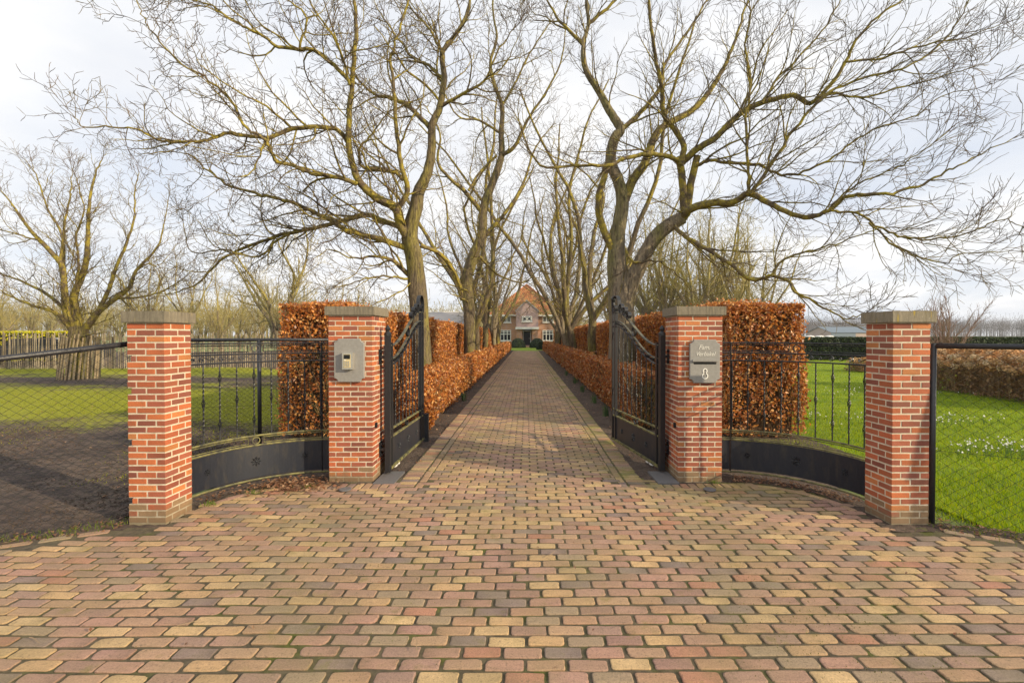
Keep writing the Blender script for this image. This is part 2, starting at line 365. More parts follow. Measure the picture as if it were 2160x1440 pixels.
def arc_edge(ax):
    """outer limit of the apron paving in Y for |x|"""
    if ax < 1.62: return 99
    if ax < 2.2: return 5.03
    if ax < 3.0: return 4.30+.86*math.sqrt(max(0, 1-((ax-2.2)/.86)**2)) if ax < 3.06 else 4.3
    if ax < 3.44: return 3.88
    return 3.86-.55*(ax-3.44)
for s in (-1, 1): grid_sheet('verge', *sorted((s*1.9, s*8)), 1.0, 5.9, 140, 110, .010, -.004, M_soil, keep=verge_keep)
row = 0; y = 1.55
while y < 49.8:
    pitch = .0905 if y < 5.2 else .0895
    x = -7.5+(row % 2)*(LB+.012)/2+random.uniform(-.012, .012)
    inner = y > 5.2
    if inner:
        xs = -1.085; first = (LB+.012)*(.5 if row % 2 else 1)-random.uniform(0, .004)
        while xs < .985:
            ln = min(first, .995-xs); first = LB+.012+random.uniform(-.002, .002)
            if ln > .03: slots.append((xs+ln/2, y+random.uniform(-.003, .003)+.005*math.sin(xs*2.7+row*.35), random.uniform(-.014, .014), ln/(LB+.012)))
            xs += ln
        y += pitch; row += 1; continue
    while x < 7.5:
        ok = False
        if 0: pass
        else:
            ax = abs(x); lim = arc_edge(ax)
            ok = (y < lim-.13) and not (1.45 < ax < 2.4 and y > 4.93) and ax < y*1.25+1.2
            if ax < 1.45: ok = True
            if .98 < x < 1.31 and y > 4.95: ok = False
            if -1.4 < x < -1.07 and y > 4.95: ok = False
        if ok:
            wob = .014*math.sin(x*.9+.6)+.008*math.sin(x*2.7+row*.35)+random.uniform(-.0035, .0035)
            slots.append((x+random.uniform(-.003, .003), y+(wob if not inner else wob*.5), random.uniform(-.016, .016)))
        x += LB+.012+random.uniform(-.002, .003)
    y += pitch; row += 1
# borders: stretcher row lengthwise and soldier row on each side of the drive
for s, x0 in ((-1, -1.13), (1, 1.04)):
    y = 5.02
    while y < 49.8: slots.append((x0+random.uniform(-.003, .003), y, PI/2+random.uniform(-.012, .012))); y += LB+.011
    y = 5.0
    while y < 49.8: slots.append((x0+s*.153, y, random.uniform(-.012, .012))); y += .0895
# soldier row at the foot of the gate pillars and slabs
for s in (-1, 1):
    x = 1.42
    while x < 2.42: slots.append((s*x, 4.995, PI/2+random.uniform(-.02, .02))); x += .0895
    # row following the curve
    for k in range(0, 8):
        q = PI/2*(1-(k+.3)/8.2); slots.append((s*(2.2+.80*math.cos(q)), 4.24+.80*math.sin(q), s*(q+PI/2)+random.uniform(-.02, .02)))
    for k in range(6): slots.append((s*(3.5+k*.2), 3.80-.55*k*.2, -s*math.atan(.55)+random.uniform(-.03, .03)))
slots.sort(key=lambda q: q[1]*1.0 + (0 if abs(q[0]) < q[1]*1.13 else 50))
drive = empty('driveway'); tag(drive, kind='structure')
me = bpy.data.meshes.new('joint_bed')
pts = [(-9, 1.0), (9, 1.0), (9, .9), (6.0, 2.4), (3.5, 3.86), (3.05, 3.95), (3.06, 4.3)]
for k in range(1, 8): q = PI/2*k/8; pts.append((2.2+.86*math.cos(q), 4.30+.86*math.sin(q)))
pts += [(2.2, 5.13), (1.62, 5.14), (1.62, 5.3), (1.30, 5.3), (1.30, 50), (-1.39, 50), (-1.39, 5.3), (-1.66, 5.3), (-1.66, 5.14), (-2.2, 5.13)]
for k in range(7, 0, -1): q = PI/2*k/8; pts.append((-2.2-.86*math.cos(q), 4.30+.86*math.sin(q)))
pts += [(-3.06, 4.3), (-3.05, 3.95), (-3.5, 3.86), (-6, 2.4), (-9, .9)]
def in_poly(x, y):
    c = np.zeros(x.shape, bool); q = pts[:2]+pts[3:-1]
    for i in range(len(q)):
        (xa, ya), (xb, yb) = q[i], q[i-1]
        if ya == yb: continue
        c ^= ((ya > y) != (yb > y)) & (x < (xb-xa)*(y-ya)/(yb-ya)+xa)
    return c
def strip_grid(x0, x1, y0, y1, nx, ny):
    X, Y = np.meshgrid(np.linspace(x0, x1, nx), np.linspace(y0, y1, ny)); Z = .006*np.sin(X*1.3+1)*np.sin(Y*1.9)+.004*np.sin(X*3.1+Y*2.3)+RNG.normal(0, .0007, X.shape)
    V = np.stack([X, Y, Z], -1).reshape(-1, 3); i = np.arange(nx*ny).reshape(ny, nx); return V, np.stack([i[:-1, :-1], i[:-1, 1:], i[1:, 1:], i[1:, :-1]], -1).reshape(-1, 4)
V1_, Q1_ = strip_grid(-7.5, 7.5, 1.0, 5.3, 260, 76); cc_ = V1_[Q1_].mean(1); Q1_ = Q1_[in_poly(cc_[:, 0], cc_[:, 1])]
V2_, Q2_ = strip_grid(-1.39, 1.30, 5.3, 50, 28, 380)
me = arr_mesh('joint_bed', np.concatenate([V1_, V2_]), np.concatenate([Q1_, Q2_+len(V1_)]), None, smooth=True)
me.materials.append(M_joint); jb = link('joint_bed', me, drive); jb['kind'] = 'structure'
bigV, bigT, bigC, off = [], [], [], 0
TOP = .0062
for i, sl in enumerate(slots):
    x, y, a = sl[:3]; lsc = sl[3] if len(sl) > 3 else 1
    V, T, col, V2, T2, col2, me = pav_var[random.randrange(NV)]
    z = TOP+und(x, y)+random.uniform(-.0015, .0015); tx, ty = random.gauss(0, .009), random.gauss(0, .016)
    a += PI*(random.random() < .5)
    if i < 300:
        o = link('brick', me, drive); o.location = (x, y, z); o.rotation_euler = (tx, ty, a); o.scale.x = lsc; continue
    if y > 11: V, T, col = V2, T2, col2
    V = V*np.array([lsc, 1, 1]); ca, sa = math.cos(a), math.sin(a)
    X = V[:, 0]*ca-V[:, 1]*sa+x; Yv = V[:, 0]*sa+V[:, 1]*ca+y; Z = V[:, 2]+z+V[:, 0]*ty+V[:, 1]*tx
    bigV.append(np.stack([X, Yv, Z], 1)); bigT.append(T+off); bigC.append(col*random.uniform(.93, 1.07)); off += len(V)
o = link('brick_field', arr_mesh('brick_field', np.concatenate(bigV), np.concatenate(bigT), M_paver, np.concatenate(bigC)), drive, 'stuff')

# ---------------------------------------------------------------- brick pillars
PB = [((.40, .110, .045), 34), ((.46, .130, .045), 22), ((.32, .092, .048), 24), ((.45, .165, .052), 8), ((.25, .08, .05), 12)]
BL, BW, BH, JT = .1645, .0822, .0551, .0118
def brick_arrays(l=BL-JT, w=BW-JT, h=BH-JT):
    bm = bmesh.new(); bmesh.ops.create_cube(bm, size=1)
    for v in bm.verts: v.co = Vector((v.co.x*l, v.co.y*w, v.co.z*h))+Vector([random.uniform(-.0012, .0012) for _ in range(3)])
    bmesh.ops.bevel(bm, geom=bm.edges[:], offset=.0022, segments=1, affect='EDGES'); bmesh.ops.triangulate(bm, faces=bm.faces[:])
    bm.verts.ensure_lookup_table(); V = np.array([v.co[:] for v in bm.verts]); T = np.array([[v.index for v in f.verts] for f in bm.faces]); bm.free(); return V, T
bvar = []
for i in range(26):
    V, T = brick_arrays(); c = np.array(pick(PB)); col = np.tile(c, (len(V), 1)); q = random.uniform(.75, 1.2)
    col = col*(1+(q-1)*((V[:, 0:1]/BL)+.5)); bvar.append((V, T, col, arr_mesh('brick', V, T, M_brick, col)))
# low courses are dirtier
dvar = []
for i in range(8):
    V, T = brick_arrays(); c = np.array((.25, .16, .085))*random.uniform(.8, 1.15); col = np.tile(c, (len(V), 1)); dvar.append((V, T, col, arr_mesh('brick', V, T, M_brick, col)))
def pillar(x, y, nb, courses, label, capm, chips=(), green=None):
    t = tag(empty('brick_pillar', (x, y, 0)), label, 'pillar', 'brick gate and fence pillars')
    W = nb*BL; H = courses*BH; h2 = W/2
    m = MB(); e_ = JT/2+.0026; zs_ = [-.1]+sorted([c_*BH for c_ in chips]+[(c_+1)*BH for c_ in chips])+[H+.002]
    for i_ in range(len(zs_)-1): m.box(-h2+(.045 if i_ % 2 else e_), h2-e_, -h2+e_, h2-e_, zs_[i_], zs_[i_+1])
    m.build('mortar', M_mortar, t)
    pos = []
    for c in range(courses):
        z = (c+.5)*BH; A = (courses-1-c) % 2 == 0
        for k in range(nb):
            p = -h2+(k+.5)*BL
            for s in (-1, 1):
                pos.append((p, s*(h2-BW/2), z, 0, c) if A else (s*(h2-BW/2), p, z, PI/2, c))
        for k in range(nb-1):
            p = -h2+(k+1)*BL
            for s in (-1, 1):
                pos.append((s*(h2-BW/2), p, z, PI/2, c) if A else (p, s*(h2-BW/2), z, 0, c))
    back = MB(); rest = 0
    over = max(0, len(pos)-290)
    far = [i for i, q in enumerate(pos) if q[1] > h2-BW and abs(q[0]) < h2-BW*.8][:over+6] if over else []
    farset = set(far); bv, bt, bc, o_ = [], [], [], 0
    for i, (px, py, z, r, c) in enumerate(pos):
        tbl = dvar if c < 1 or (c < 3 and random.random() < .35) else bvar
        V, T, col, me = random.choice(tbl)
        r += PI*(random.random() < .5)
        if i in farset:
            ca, sa = math.cos(r), math.sin(r)
            bv.append(np.stack([V[:, 0]*ca-V[:, 1]*sa+px, V[:, 0]*sa+V[:, 1]*ca+py, V[:, 2]+z], 1)); bt.append(T+o_); bc.append(col); o_ += len(V); continue
        b = link('brick', me, t); j = [random.uniform(-.0009, .0009) for _ in range(3)]
        b.location = (px+j[0], py+j[1], z+j[2]); b.rotation_euler = (0, 0, r+random.uniform(-.004, .004))
        if (c in chips) and px < -h2+BW*1.2:
            al = abs(math.cos(r)) > .5; b.location.x += .017; b.scale.x = .80 if al else 1; b.scale.y = 1 if al else .58
    if bv: link('rear_bricks', arr_mesh('rear_bricks', np.concatenate(bv), np.concatenate(bt), M_brick, np.concatenate(bc)), t, 'stuff')
    cap = MB(); bm = bmesh.new(); bmesh.ops.create_cube(bm, size=1)
    for v in bm.verts: v.co = Vector((v.co.x*(W+.048), v.co.y*(W+.048), v.co.z*.097+H+.004+.0485))
    bmesh.ops.bevel(bm, geom=bm.edges[:], offset=.004, segments=2, affect='EDGES'); me = bpy.data.meshes.new('cap'); bm.to_mesh(me); bm.free(); me.materials.append(capm)
    link('cap', me, t); return t, W, H
IN = pillar(-1.918, 5.14+.2468, 3, 33, 'left gate pillar of red brick carrying the grey intercom plate', M_cap)
IN2 = pillar(1.900, 5.14+.2468, 3, 33, 'right gate pillar of red brick carrying the letterbox plate with number 8', M_cap)
OUT = pillar(-3.232, 4.0+.164, 2, 31, 'short red brick end pillar with chipped edge beside the bare muddy yard', M_cap, chips=(20, 12, 3, 25))
OUT2 = pillar(3.258, 3.98+.164, 2, 31, 'short red brick end pillar with lichen stained cap beside the green lawn', M_cap_lichen)

# plates on the gate pillars
def plate_outline(w, h, r):
    pts = []
    for sx, sz, q0 in ((1, 1, PI), (-1, 1, 1.5*PI), (-1, -1, 0), (1, -1, .5*PI)):
        cx_, cz_ = sx*w/2, sz*h/2; arc = []
        for k in range(6):
            q = q0+k/5*PI/2; arc.append((cx_+r*math.cos(q)*1., cz_+r*math.sin(q)))
        pts += arc[::-1]
    return pts
def make_plate(x, z, name, label, cat):
    t = tag(empty(name, (x, 5.135, z)), label, cat)
    m = MB(); m.extrude(plate_outline(.325, .470, .042), -.030, .0)
    o = m.build('back_plate', M_plate, t)
    bm = bmesh.new(); bm.from_mesh(o.data); bmesh.ops.recalc_face_normals(bm, faces=bm.faces[:])
    bmesh.ops.bevel(bm, geom=[e for e in bm.edges if all(abs(v.co.y+.03) < 1e-4 for v in e.verts)], offset=.004, segments=1, affect='EDGES'); bm.to_mesh(o.data); bm.free()
    return t
zc = CAMH-(759.5-708)/193.4
t = make_plate((738.7-1110)/193.4, zc, 'intercom_plate', 'grey stone plate with intercom keypad on the left gate pillar', 'intercom')
m = MB(); m.box(-.058, .056, -.075, -.0305, -.095, .085); m.build('intercom_housing', M_steel, t)
m = MB(); m.box(-.040, .034, -.0785, -.0755, -.076, .068); face = m.build('keypad_face', M_brass, t)
m = MB(); m.box(-.036, .030, -.081, -.079, .018, .064); m.build('display', M_screen, face)
m = MB(); m.box(-.036, -.015, -.081, -.079, .004, .013); m.build('name_strip', M_white, face)
for i in range(4):
    for j in range(3):
        m = MB(); m.box(-.031+j*.020, -.018+j*.020, -.0815, -.079, -.066+i*.016, -.055+i*.016); m.build('key_button', M_steel, face)
m = MB(); m.tube([(.022, -.0815, .045), (.022, -.0835, .045)], .010, 10); m.build('camera_lens', M_slot, face)
t = make_plate((1484.5-1110)/193.4, CAMH-(761.5-708)/193.4, 'letterbox_plate', 'grey stone letterbox plate engraved with a family name and 8', 'letterbox')
m = MB(); m.extrude([(-.125, -.022), (-.118, -.032), (.118, -.032), (.125, -.022), (.118, -.012), (-.118, -.012)], -.032, -.029); m.build('mail_slot', M_slot, t)
m = MB(); m.extrude([(-.140, .0), (.140, .0), (.140, .010), (.134, .020), (-.134, .020), (-.140, .010)], -.055, -.029); m.build('slot_hood', M_plate, t)
def text(s, size, x, z, m, parent, shear=0, sx=1, name='lettering'):
    cu = bpy.data.curves.new(name, 'FONT'); cu.body = s; cu.size = size; cu.align_x = 'CENTER'; cu.shear = shear; cu.extrude = .0012; cu.materials.append(m); cu.offset = .0006
    tmp = link(name, cu); dg = bpy.context.evaluated_depsgraph_get(); me = bpy.data.meshes.new_from_object(tmp.evaluated_get(dg)); bpy.data.objects.remove(tmp); me.materials.clear(); me.materials.append(m)
    o = link(name, me, parent); o.location = (x, -.0318, z); o.rotation_euler = (PI/2, 0, 0); o.scale = (sx, 1, 1); return o
text('Fam.', .068, -.01, .130, M_letter, t, .35)
text('Verbakel', .064, .0, .060, M_letter, t, .35, .93)
# figure 8 drawn as a serif-like stroke
pts = [(.021*math.cos(q), -.033, -.104+.024*math.sin(q)) for q in [-PI/2+2*PI*k/20 for k in range(21)]]+[(.029*math.cos(q), -.033, -.158+.030*math.sin(q)) for q in [PI/2-2*PI*k/24 for k in range(25)]]
m = MB(); m.ribbon(pts, (0, 1, 0), .003, .0105); m.build('house_number', M_white, t)
for s, x in ((-1, -1.918+.2475), (1, 1.900-.2475)):   # photocells
    m = MB(); m.box(x-.012, x+.012, 5.215, 5.255, .58, .635)
    o = m.build('photocell', M_slot); tag(o, 'small black photocell on the inner side of the %s gate pillar' % ('left' if s < 0 else 'right'), 'sensor', 'gate photocells')

# ---------------------------------------------------------------- ironwork
def spiral(c, r, turns, start, ccw=1, n=26, rmin=.12):
    """spiral in the (u, z) plane"""
    out = []
    for k in range(n+1):
        f = k/n; rr = r*(1-f*(1-rmin)); q = start+ccw*2*PI*turns*f; out.append((c[0]+rr*math.cos(q), c[1]+rr*math.sin(q)))
    return out
def basket(m, x, y, z, L_=.085, R=.015, M=None):
    for k in range(4):
        pts = []
        for i in range(9):
            f = i/8; q = k*PI/2+f*PI*1.2; r = R*math.sin(PI*f)**.8; pts.append(Vector((x+r*math.cos(q), y+r*math.sin(q), z+(f-.5)*L_)))
        m.tube(pts, .0035, 4, cap=False)
    for zz in (z-L_/2, z+L_/2): m.lathe((x, y, zz), [(.006, -.008), (.0105, -.004), (.0105, .004), (.006, .008)], 6)
def twisted_bar(m, x, y, z0, z1, baskets):
    """square bar twisted along its length"""
    n = int((z1-z0)/.012); prev = None; a = .0062
    vs = []; fs = []
    for i in range(n+1):
        z = z0+(z1-z0)*i/n; near = any(abs(z-b) < .045 for b in baskets)
        q = i*.42 if (.12 < (z-z0)/(z1-z0) < .9) else 0
        r = a*.75 if near else a*1.25
        for k in range(4): vs.append((x+r*math.cos(q+k*PI/2), y+r*math.sin(q+k*PI/2), z))
    fs = [(i*4+k, i*4+(k+1) % 4, (i+1)*4+(k+1) % 4, (i+1)*4+k) for i in range(n) for k in range(4)]
    m.add(vs, fs)
    for b in baskets: basket(m, x, y, b)
def rosette(M, r, parent, material=M_iron):
    m = MB(); n = 8
    for k in range(n):
        q = 2*PI*k/n; c = Vector((math.cos(q)*r*.62, 0, math.sin(q)*r*.62)); d = Vector((math.cos(q), 0, math.sin(q))); e = Vector((-math.sin(q), 0, math.cos(q)))
        pr = [c+d*r*.38, c+e*r*.22, c-d*r*.38, c-e*r*.22]; top = c+Vector((0, -.010, 0))
        m.add([M @ v for v in pr]+[M @ top, M @ (c+d*r*.25+Vector((0, -.012, 0)))], [(0, 1, 5), (1, 4, 5), (0, 5, 3), (3, 5, 4), (1, 2, 4), (2, 3, 4)])
    ring = [M @ Vector((math.cos(q)*r*.22, -.010, math.sin(q)*r*.22)) for q in [2*PI*k/8 for k in range(8)]]
    base = [M @ Vector((math.cos(q)*r*.3, 0, math.sin(q)*r*.3)) for q in [2*PI*k/8 for k in range(8)]]
    m.add(ring+base+[M @ Vector((0, -.016, 0))], [(k, (k+1) % 8, 8+(k+1) % 8, 8+k) for k in range(8)]+[(k, 16, (k+1) % 8) for k in range(8)])
    return m.build('rosette', material, parent)

def fence_panel(s, label):
    """curved wrought iron panel between end pillar and gate pillar. s=-1 left, 1 right"""
    t = tag(empty('wrought_iron_panel', (s*2.165, 4.33, 0)), label, 'iron fence', 'curved wrought iron panels beside the gate')
    R = 1.065; LEN = PI/2*R
    def pt(u, z, off=0):       # u 0 (end pillar) .. LEN (gate pillar); local coords
        q = u/R; r = R+off; return Vector((s*r*math.cos(q), r*math.sin(q), z))
    def line(u0, u1, z, n=18, off=0): return [pt(u0+(u1-u0)*i/n, z, off) for i in range(n+1)]
    # sheet with edge returns
    m = MB(); n = 30; vs = []; fs = []
    for i in range(n+1):
        u = LEN*i/n
        for off in (-.002, .002):
            for z in (.075, .405): vs.append(pt(u, z, off))
    for i in range(n):
        a = i*4; b = a+4; fs += [(a, b, b+1, a+1), (a+2, a+3, b+3, b+2), (a+1, b+1, b+3, a+3), (a, a+2, b+2, b)]
    m.add(vs, fs); m.build('lower_sheet', M_sheet, t, smooth=False)
    m = MB(); m.tube(line(0, LEN, .050, 30), .011, 6); m.build('bottom_rail', M_algae, t)
    for z, r in ((.418, .010), (.523, .010)):
        m = MB(); m.tube(line(0, LEN, z, 30), r, 6); m.build('lower_rail', M_algae, t)
    for z, r in ((1.320, .009), (1.407, .009), (1.520, .009)):
        m = MB(); m.tube(line(0, LEN, z, 30), r, 6); m.build('upper_rail', M_iron, t)
    # rectangular inlays and rings
    for z0, z1, mm in ((.440, .500, M_algae), (1.430, 1.497, M_iron)):
        for u0, u1 in ((.03, LEN/2-.075), (LEN/2+.075, LEN-.05)):
            m = MB(); p = [pt(u0+(u1-u0)*i/12, z0) for i in range(13)]+[pt(u1-(u1-u0)*i/12, z1) for i in range(13)]; p.append(p[0]); m.tube(p, .0055, 4, cap=False); m.build('frame_inlay', mm, t)
        m = MB(); zc_ = (z0+z1)/2; m.tube([pt(LEN/2+.036*math.cos(q), zc_+.036*math.sin(q)) for q in [2*PI*k/18 for k in range(19)]], .0065, 5, cap=False); m.build('ring', mm, t)
    # bars
    for k in range(9):
        u = LEN*(k+.9)/10
        m = MB(); bs = [1.17, .70] if k % 2 == 0 else [.93]; p = pt(u, 0); twisted_bar(m, p.x, p.y, .53, 1.315, bs); m.build('bar', M_iron, t)
    for u in (.012, LEN-.012, LEN-.17): m = MB(); m.tube([pt(u, .04), pt(u, 1.52)], .010, 4); m.build('end_post', M_iron, t)
    # scroll band: running S scrolls, spirals big and small
    ns = 8; d = (LEN-.06)/ns
    for k in range(ns):
        uc = .04+d*(k+.3); m = MB()
        a = spiral((uc, 1.362), .030, 1.35, PI*1.5 if 0 else PI*.35, 1, 24); b = spiral((uc+d*.52, 1.366), .020, 1.2, PI*1.25, 1, 20)
        pth = a[::-1]+b; m.ribbon_pts = pth
        P3 = [pt(u, z) for u, z in pth]
        # flat bar wide across the panel
        vs = []
        for i in range(len(pth)):
            (u0, z0), (u1, z1) = pth[max(i-1, 0)], pth[min(i+1, len(pth)-1)]; tl = math.hypot(u1-u0, z1-z0)+1e-9; nu, nz_ = -(z1-z0)/tl*.0028, (u1-u0)/tl*.0028
            u, z = pth[i]
            for off in (-.0075, .0075):
                for q in (-1, 1): vs.append(pt(u+nu*q, z+nz_*q, off))
        fs = []
        for i in range(len(pth)-1): a_ = i*4; b_ = a_+4; fs += [(a_, b_, b_+1, a_+1), (a_+2, a_+3, b_+3, b_+2), (a_+1, b_+1, b_+3, a_+3), (a_, a_+2, b_+2, b_)]
        m.add(vs, fs); m.build('scroll', M_iron, t)
    # rosettes on the camera side (inside of the curve)
    for u, r in ((LEN*.21, .034), (LEN*.5, .054), (LEN*.79, .034)):
        q = u/R; p = pt(u, .245, -.0025); inward = Vector((-s*math.cos(q), -math.sin(q), 0))
        e1 = Vector((inward.y, -inward.x, 0)); Mx = Matrix(((e1.x, -inward.x, 0, p.x), (e1.y, -inward.y, 0, p.y), (0, 0, 1, p.z), (0, 0, 0, 1)))
        rosette(Mx, r, t)
    return t
fence_panel(-1, 'curved wrought iron fence panel between left gate pillar and muddy yard end pillar')
fence_panel(1, 'curved wrought iron fence panel between letterbox pillar and lawn end pillar')

def gate_leaf(hx, hy, ang, s, label):
    """local frame: u along +Y from hinge (0..W); flat in the YZ plane"""
    t = tag(empty('gate_leaf', (hx, hy, 0), ang), label, 'gate', 'two open wrought iron gate leaves')
    W = 1.62
    def S(u, z): return Vector((0, u, z))
    def curve(f, z0, z1): # S curve rising from hinge to free end
        e = max(0, min(1, (f-.06)/.86)); e = e*e*(3-2*e); return z0+(z1-z0)*e
    m = MB(); m.box(-.030, .030, -.030, .030, .04, 1.60); m.lathe((0, 0, 1.60), [(.042, 0), (.042, .03), (.026, .045), (.018, .055), (.030, .072), (.032, .085), (.016, .108), (.003, .125)], 8)
    m.build('hinge_post', M_iron, t)
    m = MB(); m.box(-.020, .020, .095, .135, .09, 1.52); m.build('stile', M_iron, t)
    for u0 in (1.47, 1.585):
        m = MB(); m.box(-.020, .020, u0, u0+.035, .06, 1.96); m.build('stile', M_iron, t)
    if s > 0:
        m = MB(); m.lathe((0, 1.60, 1.96), [(.018, 0), (.018, .12), (.014, .13), (.014, .145), (.030, .16), (.038, .185), (.030, .21), (.010, .228), (.004, .238)], 10); m.build('finial', M_iron, t, smooth=True)
    m = MB(); m.box(-.004, .004, .03, 1.62, .085, .405); m.build('lower_sheet', M_sheet, t)
    m = MB(); m.box(-.022, .022, .03, 1.64, .052, .082); m.build('bottom_rail', M_algae, t)
    for z in (.42, .515):
        m = MB(); m.box(-.014, .014, .03, 1.62, z-.009, z+.009); m.build('lower_rail', M_algae, t)
    for z0, z1, w_ in ((1.265, 1.74, .026), (1.335, 1.815, .026), (1.490, 1.945, .034)):
        m = MB(); m.ribbon([S(.03+1.58*i/30, curve(i/30, z0, z1)) for i in range(31)], (1, 0, 0), w_, .013); m.build('curved_rail', M_algae_thin if z0 > 1.3 else M_iron, t)
    nb = 8
    for k in range(nb):
        u = .20+(1.44-.20)*(k+.5)/nb; f = (u-.03)/1.58; zt = curve(f, 1.265, 1.74); m = MB()
        bs = [.55+(zt-.55)*.72, .55+(zt-.55)*.28] if k % 2 else [.55+(zt-.55)*.5]; twisted_bar(m, 0, u, .52, zt, bs); m.build('bar', M_iron, t)
    # scroll band along the curve
    ns = 9
    for k in range(ns):
        u = .16+(1.40-.10)*(k+.5)/ns; f = (u-.03)/1.58; zc_ = (curve(f, 1.265, 1.74)+curve(f, 1.335, 1.815))/2; m = MB()
        m.ribbon([S(a, b) for a, b in spiral((u, zc_), .027, 1.5, .4+k*.1, 1, 20)], (1, 0, 0), .022, .005)
        m.build('scroll', M_iron, t); m = MB()
        m.ribbon([S(a, b) for a, b in spiral((u+.066, zc_+.015), .019, 1.2, PI+.4, 1, 16)], (1, 0, 0), .022, .005); m.build('scroll', M_iron, t)
    # circle between curved rails at mid length
    m = MB(); f = .5; zc_ = (curve(f, 1.335, 1.815)+curve(f, 1.49, 1.945))/2
    m.ribbon([S(.82+.058*math.cos(q), zc_+.058*math.sin(q)) for q in [2*PI*k/18 for k in range(19)]], (1, 0, 0), .030, .007); m.build('ring', M_iron, t)
    m = MB(); m.ribbon([S(.76+.022*math.cos(q)*2.4, .468+.034*math.sin(q)) for q in [2*PI*k/18 for k in range(19)]], (1, 0, 0), .022, .007); m.build('ring', M_iron, t)
    # cresting: descending row of scrolls and the big hoop at the free end
    for (u, dz, r) in ((1.00, .060, .060), (1.13, .075, .068), (1.27, .080, .074)):
        f = (u-.03)/1.58; zc_ = curve(f, 1.49, 1.945)+dz; m = MB(); m.ribbon([S(a, b) for a, b in spiral((u, zc_), r, 1.7, -PI/2+.3, 1, 30)], (1, 0, 0), .050, .010); m.build('scroll', M_iron, t)
    m = MB(); hoop = [S(1.345, 2.00)]+[S(1.485+.125*math.cos(q), 2.06+.125*math.sin(q)) for q in [PI-PI*k/16 for k in range(17)]]+[S(1.605, 1.95)]
    m.ribbon(hoop, (1, 0, 0), .054, .010); m.build('crest_hoop', M_iron, t)
    m = MB(); m.ribbon([S(a, b) for a, b in spiral((1.53, 2.01), .062, 1.6, 0, -1, 26)], (1, 0, 0), .050, .010); m.build('scroll', M_iron, t)
    for z in (.78, 1.60):
        m = MB(); m.ribbon([S(1.545+.026*math.cos(q), z+.055*math.sin(q)) for q in [2*PI*k/16 for k in range(17)]], (1, 0, 0), .030, .007); m.build('ring', M_iron, t)
    for z in (.50, .98, 1.42):
        m = MB(); m.ribbon([S(.063+.026*math.cos(q), z+.045*math.sin(q)) for q in [2*PI*k/16 for k in range(17)]], (1, 0, 0), .030, .007); m.build('ring', M_iron, t)
    for u, r in ((.42, .036), (.83, .055), (1.24, .036)):
        for sd in (-1, 1):
            Mx = Matrix.Translation((sd*.0045, u, .245)) @ Matrix.Rotation(-sd*-PI/2, 4, 'Z'); rosette(Mx, r, t)
    # wheel carriage under the sheet
    m = MB(); m.box(-.018, .018, .22, .30, .030, .055); m.box(-.018, .018, .34, .40, .030, .055); m.build('floor_bracket', M_white, t)
    # hinge
    for z in (1.36, .30):
        m = MB(); dx = -s*-.0
        m.box(*sorted((s*.035, s*.095)), -.02, .02, z-.015, z+.015); m.box(*sorted((s*.085, s*.100)), -.045, .045, z-.085, z+.085)
        for zz in (z-.06, z+.06):
            m.lathe((s*.075, 0, zz-.012), [(.016, 0), (.016, .024)], 6)
        m.build('hinge', M_iron, t)
    return t
gate_leaf(-1.585, 5.40, math.radians(-1.5), -1, 'left gate leaf of black wrought iron swung open beside the intercom pillar')
gate_leaf(1.575, 5.47, math.radians(9.8), 1, 'right gate leaf of black wrought iron half turned in beside the letterbox pillar')
# slate slabs below the gate posts, stop post, pavement caps
for s in (-1, 1):
    m = MB(); m.box(*sorted((s*1.42, s*1.648)), 5.05, 5.50, -.02, .018); o = m.build('slate_slab', M_slate)
    tag(o, 'flat slate slab under the %s gate post' % ('left' if s < 0 else 'right'), 'stone slab', 'slate slabs under the gate posts')
    m = MB(); m.lathe(((725-1110)/F*4.84 if s < 0 else (1497-1110)/F*4.88, 4.86, .010), [(.062, 0), (.062, .008), (.056, .011), (.012, .009)], 20)
    o = m.build('drain_cap', M_slate); tag(o, 'small round grey cap set in the paving before the %s gate pillar' % ('left' if s < 0 else 'right'), 'cover', 'round caps in the paving')
m = MB(); m.box(-1.555, -1.485, 7.12, 7.19, -.05, .42); o = m.build('gate_stop', M_iron); tag(o, 'short dark post behind the free end of the left gate leaf', 'post')

